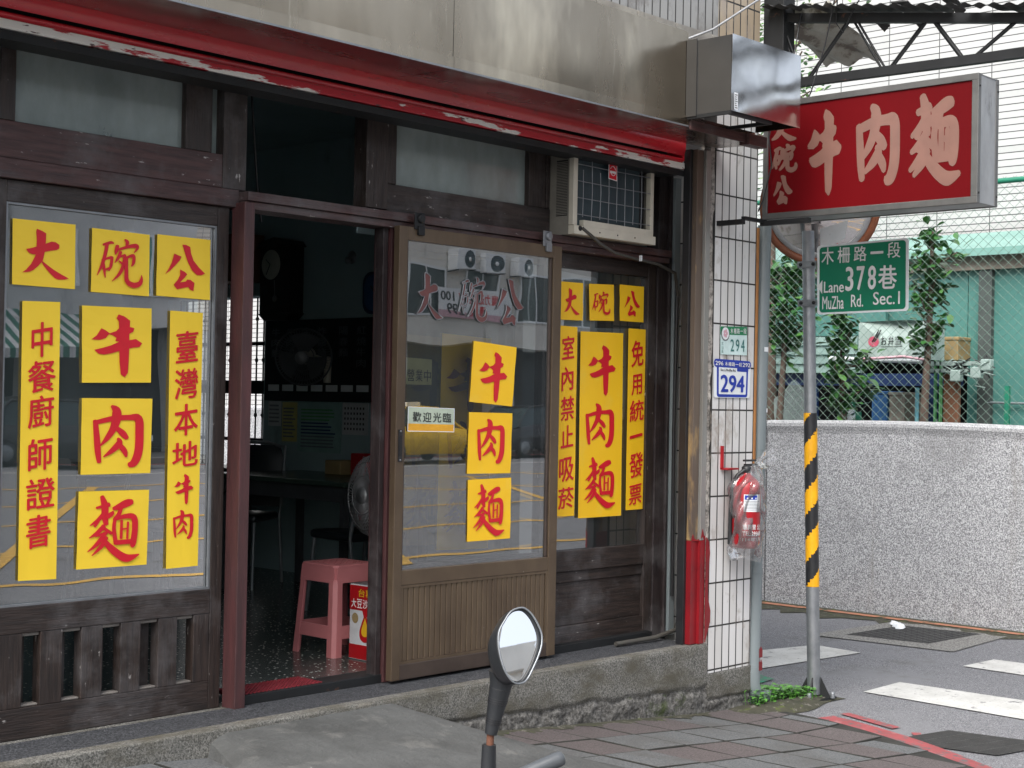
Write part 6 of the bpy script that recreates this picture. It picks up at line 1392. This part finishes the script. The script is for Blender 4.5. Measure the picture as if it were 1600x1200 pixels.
# ------------------------------------------------------------------ parked scooter at the kerb (only its mirror and bar end reach the frame)
def scooter():
    M['gripm'] = pbr('worn_grey_grip', (.085, .092, .10), (.06, .066, .072), 14, rough=.33)
    r0 = R(-33.4); o = Vector((1.615, 1.741, .10))
    t = thing('parked_scooter', 'parked dark scooter whose round-edged mirror stands up in the foreground', 'scooter', tuple(o))
    ca, sa = math.cos(r0), math.sin(r0)
    L = lambda x, y, z: Vector((o.x+ca*x-sa*y, o.y+sa*x+ca*y, o.z+z))
    glass_ = [(1.7777, 1.6398, 1.2977), (1.7886, 1.6357, 1.296), (1.7983, 1.6287, 1.2833), (1.8038, 1.6208, 1.263), (1.8017, 1.6169, 1.2477), (1.7946, 1.6148, 1.2327), (1.7818, 1.6134, 1.2138), (1.7671, 1.6134, 1.1974), (1.7575, 1.6152, 1.1926), (1.7483, 1.6191, 1.1955), (1.7405, 1.6261, 1.2101), (1.7367, 1.6339, 1.232), (1.7379, 1.6393, 1.2515), (1.7432, 1.6426, 1.2687), (1.7533, 1.6431, 1.2813), (1.767, 1.6422, 1.2938)]
    rim = [(1.7798, 1.6402, 1.3016), (1.7908, 1.6362, 1.3004), (1.8025, 1.6285, 1.2875), (1.8103, 1.6188, 1.2638), (1.8084, 1.6146, 1.2473), (1.8005, 1.6124, 1.2312), (1.7862, 1.6112, 1.2113), (1.7703, 1.611, 1.1928), (1.7565, 1.6142, 1.1882), (1.7457, 1.6191, 1.1924), (1.7369, 1.6267, 1.2082), (1.7336, 1.6347, 1.2311), (1.7348, 1.6404, 1.2517), (1.7401, 1.6437, 1.2689), (1.7511, 1.6441, 1.2825), (1.7651, 1.6436, 1.2966)]
    n = Vector((-.30, -.90, .268)).normalized(); c = sum((Vector(p) for p in rim), Vector())/16
    def cr(P, k=4):   # closed Catmull-Rom refinement
        out = []; N = len(P); P = [Vector(p) for p in P]
        for i in range(N):
            a, b, d, e = P[i-1], P[i], P[(i+1) % N], P[(i+2) % N]
            for j in range(k): s = j/k; out.append(.5*((2*b)+(d-a)*s+(2*a-5*b+4*d-e)*s*s+(3*b-a-3*d+e)*s**3))
        return out
    g = cr(glass_); rm = cr(rim)
    mg = MB().poly([p-n*.002 for p in g]); 
    m = MB(); back = -n
    side = Vector((-.60, .30, 0))
    def ring(k, dep, sh=(0, 0, 0)): return [c+(p-c)*k+back*dep+Vector(sh) for p in rm]
    m.loft([[p-n*.004 for p in g], [c+(p-c)*.995+n*.003 for p in rm], ring(1.01, .004), ring(1.0, .012, (-.001, .0, 0)), ring(.95, .024, (-.004, 0, -.002)), ring(.80, .036, (-.008, 0, -.006)), ring(.45, .044, (-.011, 0, -.012)), ring(.1, .046, (-.012, 0, -.014))], caps=False)
    m.build('mirror_housing', 'scoot', t)
    q = MB(); ring2 = [c+(p-c)*1.0+n*.0035 for p in rm]; ring2 = ring2+[ring2[0]]; q.path(ring2, .0016, 6, cap=False); q.build('mirror_rim', 'galv', t)
    mg.build('mirror_glass', 'chrome', t)
    P0 = Vector((1.768, 1.664, 1.172)); P1 = Vector((1.758, 1.673, 1.100))
    nd = (P1-P0)
    bk = [(-.35, .024), (-.12, .0185), (.0, .0172), (.25, .0158), (.5, .0138), (.8, .0114), (1.0, .0098)]
    m = MB(); m.path([P0+nd*k for k, r in bk], [r for k, r in bk], 24); m.build('rubber_boot', 'scoot', t)
    m = MB()
    for k, r in ((.0, .0173), (.22, .0160), (.27, .0157), (.32, .0153), (.66, .0126), (.71, .0122), (.76, .0118)):
        m.path([P0+nd*(k-.012), P0+nd*(k+.012)], r+.0006, 24)
    m.build('boot_ridge', 'black', t)
    S = Vector((1.7565, 1.675, 1.078)); m = MB(); m.path([P1+Vector((0, 0, .01)), S-Vector((0, 0, .03))], .0060, 12); m.build('mirror_stem', 'rust', t)
    B = Vector((1.757, 1.676, 1.052)); m = MB(); m.path([S+Vector((0, 0, .005)), B-Vector((0, 0, .028)), B-Vector((-.004, 0, .07))], [.0112, .0132, .016], 16); m.build('stem_boot', 'scoot', t)
    # bar end and grip
    A = L(.16, -.02, .93); T = Vector((1.838, 1.587, 1.066)); D = (T-A).normalized(); ln = (T-A).length
    ks = [(0, .010), (.3, .0105), (.52, .0115), (.75, .0122), (.9, .0128), (.965, .0120), (.99, .008), (1.0, .0)]
    m = MB(); m.path([A+D*ln*k for k, r in ks], [max(r, .001) for k, r in ks], 20); m.build('handlebar_grip', 'gripm', t)
    A2 = L(-.16, -.02, .93); T2 = L(-.33, -.10, .94); m = MB(); m.path([A2, T2], [.013, .018], 16); m.build('handlebar_grip', 'scoot', t)
    # head cowl, apron, floor, seat, tail and wheels
    def body(name, secs, mat, seg=14):
        rings = []
        for (y, z, w, h) in secs:
            rings.append([L(w*math.copysign(abs(math.cos(a))**.7, math.cos(a)), y+.0, z+h*math.copysign(abs(math.sin(a))**.7, math.sin(a))) for a in [2*math.pi*k/24 for k in range(24)]])
        MB().loft(rings).build(name, mat, t)
    body('headlamp_cowl', [(-.10, .885, .05, .02), (-.08, .885, .13, .04), (.0, .885, .165, .055), (.08, .875, .13, .06), (.14, .86, .06, .04)], 'mauve')
    body('front_apron', [(.06, .30, .10, .10), (.10, .45, .19, .16), (.15, .55, .17, .22), (.20, .58, .10, .20), (.23, .60, .03, .1)], 'mauve')
    body('floorboard', [(-.50, .30, .15, .05), (-.3, .28, .15, .03), (-.1, .28, .14, .03), (.06, .32, .12, .05)], 'scoot')
    body('tail_body', [(-.42, .45, .10, .16), (-.55, .50, .17, .19), (-.85, .55, .16, .17), (-1.1, .62, .09, .10), (-1.2, .65, .03, .04)], 'mauve')
    body('seat', [(-.42, .70, .10, .03), (-.55, .735, .14, .05), (-.8, .745, .14, .05), (-1.0, .775, .10, .04), (-1.08, .78, .04, .02)], 'black')
    for y in (.42, -.86):
        cc = L(0, y, .215); ax = Vector((ca, sa, 0))
        m = MB(); m.lathe([(.13, -.05), (.19, -.048), (.212, -.025), (.215, 0), (.212, .025), (.19, .048), (.13, .05)], cc, ax, 32, 0); m.lathe([(0, -.03), (.13, -.045), (.13, .045), (0, .03)], cc, ax, 24, 1); m.build('wheel', ['black', 'galv'], t)
    m = MB(); m.path([L(-.06, .40, .215), L(-.06, .24, .5), L(-.05, .12, .8)], .022, 10); m.path([L(.06, .40, .215), L(.06, .24, .5), L(.05, .12, .8)], .022, 10); m.build('front_fork', 'galv', t)
    m = MB().grid(lambda u, v: L((u-.5)*.13, .42+.245*math.cos(R(10+130*v)), .215+.245*math.sin(R(10+130*v))), 6, 12, 0, True); m.build('front_mudguard', 'mauve', t)
scooter()

# ------------------------------------------------------------------ the far side of the street (behind the camera, seen in the glass and mirrors)
def opposite():
    Y = -24.0
    M['op1'] = pbr('opposite_wall_cream', (.72, .70, .65), (.60, .58, .54), 1.2, rough=.8, flecks=[((.2, .19, .17), 1.5, (1, 1, .3), .58, .75)])
    M['op2'] = pbr('opposite_wall_grey', (.56, .57, .58), (.46, .47, .48), 1.2, rough=.8, flecks=[((.15, .15, .15), 1.5, (1, 1, .3), .58, .75)])
    M['op3'] = tiles('opposite_wall_tile', (.66, .61, .55), (.25, .24, .23), (0, 2), .22, .11, .01, rough=.5)
    M['opw'] = pbr('opposite_window', (.03, .05, .055), rough=.1); M['opt'] = pbr('opposite_teal', (.10, .30, .29), rough=.25)
    M['stripe'] = pbr('awning_green', (.04, .16, .12), rough=.6)
    def block(label, x0, x1, h, wall, win, shop_h=3.4, seed=1):
        t = thing('street_building', label, 'building', ((x0+x1)/2, Y, 0), 'buildings across the street'); rr = random.Random(seed)
        MB().box(x0, x1, Y-8, Y, shop_h, h).build('wall', wall, t)
        MB().box(x0, x1, Y-8, Y-.9, 0, shop_h).build('ground_floor', 'int_dark', t)
        for x in (x0+.25, (x0+x1)/2, x1-.25): MB().box(x-.22, x+.22, Y-.9, Y-.02, 0, shop_h).build('pillar', 'op2', t)
        MB().box(x0-.05, x1+.05, Y-8, Y+.15, h, h+.5).build('parapet', wall, t)
        fl = int((h-shop_h)/3.1); nw = max(2, int((x1-x0)/2.4))
        for f in range(fl):
            for k in range(nw):
                cx = x0+(k+.5)*(x1-x0)/nw; z = shop_h+.9+f*3.1
                m = MB(); w = .8; m.box(cx-w-.06, cx+w+.06, Y, Y+.06, z-.06, z); m.box(cx-w-.06, cx+w+.06, Y, Y+.06, z+1.5, z+1.56); m.box(cx-w-.06, cx-w, Y, Y+.06, z, z+1.5); m.box(cx+w, cx+w+.06, Y, Y+.06, z, z+1.5); m.box(cx-.03, cx+.03, Y, Y+.05, z, z+1.5)
                fr = m.build('window', 'white_plate', t); MB().box(cx-w, cx+w, Y-.02, Y+.02, z, z+1.5).build('pane', win, fr)
        return t
    block('grey building with a tall parapet across the street at the far left', -14, 6, 8.5, 'op2', 'opw', seed=2); block('cream building with wide windows across the street, left of the teal one', 6, 15, 9.5, 'op1', 'opw', seed=3)
    block('grey building with teal panes across the street behind the striped awning', 15, 24, 9.2, 'op2', 'opt', seed=4); block('brown tiled building across the street behind the taxi', 24, 31, 9.0, 'op3', 'opw', seed=5)
    block('cream building with air conditioners and a banner across the street', 31, 41, 9.6, 'op1', 'opw', seed=6); block('grey building across the street at the far right', 41, 62, 8.8, 'op2', 'opw', seed=7)
    # striped awnings
    def awning(label, x0, x1, z):
        t = thing('striped_awning', label, 'awning', ((x0+x1)/2, Y, z)); n = int((x1-x0)/.16)
        m = MB()
        for k in range(n):
            a, b = x0+(x1-x0)*k/n, x0+(x1-x0)*(k+1)/n
            m.add([(a, Y, z+.9), (b, Y, z+.9), (b, Y+1.8, z), (a, Y+1.8, z), (a, Y+1.8, z-.22), (b, Y+1.8, z-.22)], [(0, 1, 2, 3), (3, 2, 5, 4)], k % 2)
        m.build('canvas', ['op2', 'stripe'], t)
        for x in (x0+.1, x1-.1): MB().path([(x, Y, z+.1), (x, Y+1.75, z)], .03, 6).build('arm', 'galv', t)
    awning('green and white striped awning across the street at the left', 16.2, 20.6, 2.75)
    awning('striped awning across the street beyond the lamp post', 8.0, 12.5, 2.9)
    # condensers, banner
    def cond(x, z, lab):
        t = thing('air_condenser', lab, 'air conditioner', (x, Y+.3, z), 'condensers over the banner')
        MB().box(x-.42, x+.42, Y+.02, Y+.36, z, z+.62).build('case', 'white_plate', t, bevel=.02)
        m = MB(); c = Vector((x+.12, Y+.36, z+.31)); m.lathe([(0, .012), (.05, .012), (.06, .004), (.25, .004), (.27, .0)], c, (0, 1, 0), 28); m.build('fan_grille', 'fin', t)
        m = MB(); m.lathe([(0, .02), (.06, .016), (.07, .006)], c, (0, 1, 0), 16); m.build('hub', 'white_plate', t)
        m = MB(); m.box(x-.4, x-.37, Y, Y+.4, z-.03, z-.002); m.box(x+.37, x+.4, Y, Y+.4, z-.03, z-.002); m.build('shelf_bracket', 'galv_dark', t)
    cond(33.6, 5.8, 'first condenser over the banner across the street, nearest the lamp post'); cond(35.0, 5.75, 'middle condenser over the banner across the street'); cond(36.4, 5.7, 'last condenser over the banner across the street')
    b = thing('shop_banner', 'white hairdresser banner across the street under the condensers', 'banner', (34.4, Y+.1, 4.2))
    fn = quadmap([(36.1, Y+.15, 5.25), (32.6, Y+.15, 5.25), (32.6, Y+.15, 4.2), (36.1, Y+.15, 4.2)], (0, 1, 0))
    m = MB(); m.poly([fn(0, 0), fn(1, 0), fn(1, .78), fn(0, .78)], 0); m.poly([fn(0, .78), fn(1, .78), fn(1, 1), fn(0, 1)], 1); m.build('cloth', ['white_plate', 'pinkish'], b)
    m = MB(); k = MB()
    for i, ch in enumerate('魔力造型剪'): put(m, font_glyph(ch, .03), lambda s, tt, d: fn(s, tt, d+.01), (.16+.115*i, .12, .26+.115*i, .46))
    for i, ch in enumerate('燙染'): put(m, font_glyph(ch, .03), lambda s, tt, d: fn(s, tt, d+.01), (.36+.13*i, .52, .47+.13*i, .92))
    put(k, font_glyph('100', .03), lambda s, tt, d: fn(s, tt, d+.01), (.77, .12, .97, .46)); put(k, font_glyph('299', .03), lambda s, tt, d: fn(s, tt, d+.01), (.66, .54, .88, .90))
    m.build('lettering', 'ink', b); k.build('prices', 'black_ink', b)
    # lamp post with notices, pale pillar
    t = thing('street_lamp', 'grey lamp post with notice strips across the street', 'street lamp', (28.2, -21.9, 0))
    MB().path([(28.2, -21.9, .1), (28.2, -21.9, 7.5), (28.2, -21.2, 8.2), (28.2, -20, 8.4)], [.12, .09, .07, .05], 14).build('post', 'galv', t); MB().box(28.05, 28.35, -20.6, -19.7, 8.28, 8.42).build('lamp_head', 'cast_alu', t, bevel=.03)
    for z0, mt in ((1.4, 'white_plate'), (2.0, 'tin_red'), (2.55, 'white_plate'), (3.2, 'white_plate')): MB().box(28.0, 28.4, -21.79, -21.77, z0, z0+.52).build('notice', mt, t)
    # vehicles
    def car(label, cat, name, x, y, mat, taxi=False):
        t = thing(name, label, cat, (x, y, 0)); Lh = 2.25
        def sec(k, w, z0, z1, ins): return [Vector((x+k, y+s*w, z)) for s, z in ((-1, z0), (-1, z1)) ]+[Vector((x+k, y-ins*w, z1+.02)), Vector((x+k, y+ins*w, z1+.02))]+[Vector((x+k, y+s*w, z)) for s, z in ((1, z1), (1, z0))]
        rings = [sec(k, w, .25, z, .8) for k, w, z in ((-2.25, .70, .62), (-2.15, .82, .78), (-1.6, .87, .92), (-.8, .88, .95), (.9, .88, .95), (1.7, .87, .90), (2.15, .82, .78), (2.25, .72, .60))]
        MB().loft(rings).build('body', mat, t)
        cab = [(-1.75, .93, .80), (-1.1, 1.42, .62), (-.3, 1.49, .60), (.45, 1.44, .61), (1.15, .94, .80)]
        m = MB(); n = len(cab)
        vs = [(x+k, y-w, z) for k, z, w in cab]+[(x+k, y+w, z) for k, z, w in cab]+[(x-1.75, y-.82, .93), (x+1.15, y-.82, .93), (x-1.75, y+.82, .93), (x+1.15, y+.82, .93)]
        m.add(vs, [(i, i+1, n+i+1, n+i) for i in range(n-1)]+[tuple(range(n)), tuple(range(n, 2*n))]); m.build('cabin_glass', 'opw', t)
        m = MB(); m.box(x-1.0, x+.42, y-.60, y+.60, 1.435, 1.50)
        for s in (-1, 1):
            m.path([(x-1.75, y+s*.81, .93), (x-1.1, y+s*.63, 1.43), (x-.3, y+s*.61, 1.49), (x+.45, y+s*.62, 1.45), (x+1.15, y+s*.81, .94)], .035, 6); m.path([(x-.3, y+s*.62, 1.48), (x-.3, y+s*.85, .94)], .035, 6)
        m.build('roof', mat, t)
        for kx in (-1.4, 1.35):
            for s in (-1, 1):
                m = MB(); m.lathe([(0, -.09), (.31, -.09), (.32, 0), (.31, .09), (0, .09)], (x+kx, y+s*.80, .32), (0, 1, 0), 24, 0); m.lathe([(0, .10), (.19, .10), (.2, .09)], (x+kx, y+s*.80, .32), (0, s, 0), 16, 1); m.build('wheel', ['black', 'galv'], t)
        for s in (-1, 1):
            MB().box(x-2.27, x-2.16, y+s*.60-.15, y+s*.60+.15, .64, .75).build('tail_light', 'tin_red', t); MB().box(x+2.15, x+2.27, y+s*.60-.15, y+s*.60+.15, .60, .72).build('headlight', 'white_plate', t)
        m = MB(); m.box(x-2.285, x-2.275, y-.2, y+.2, .45, .58); m.build('number_plate', 'white_plate', t)
        if taxi: MB().box(x-.3, x+.1, y-.12, y+.12, 1.50, 1.62).build('roof_lamp', 'white_plate', t)
    M['taxi'] = pbr('taxi_yellow', (.92, .56, .012), rough=.25); M['carg'] = pbr('car_dark_grey', (.03, .032, .036), rough=.2); M['carw'] = pbr('car_silver', (.35, .36, .37), rough=.25, metal=.5)
    car('yellow taxi passing on the far side of the street', 'taxi', 'taxi', 27.0, -18.9, 'taxi', True); car('dark grey car parked across the street by the striped awning', 'car', 'parked_car', 17.4, -20.2, 'carg'); car('dark grey car parked across the street beyond the taxi', 'car', 'parked_car', 33.4, -20.3, 'carg')
opposite()
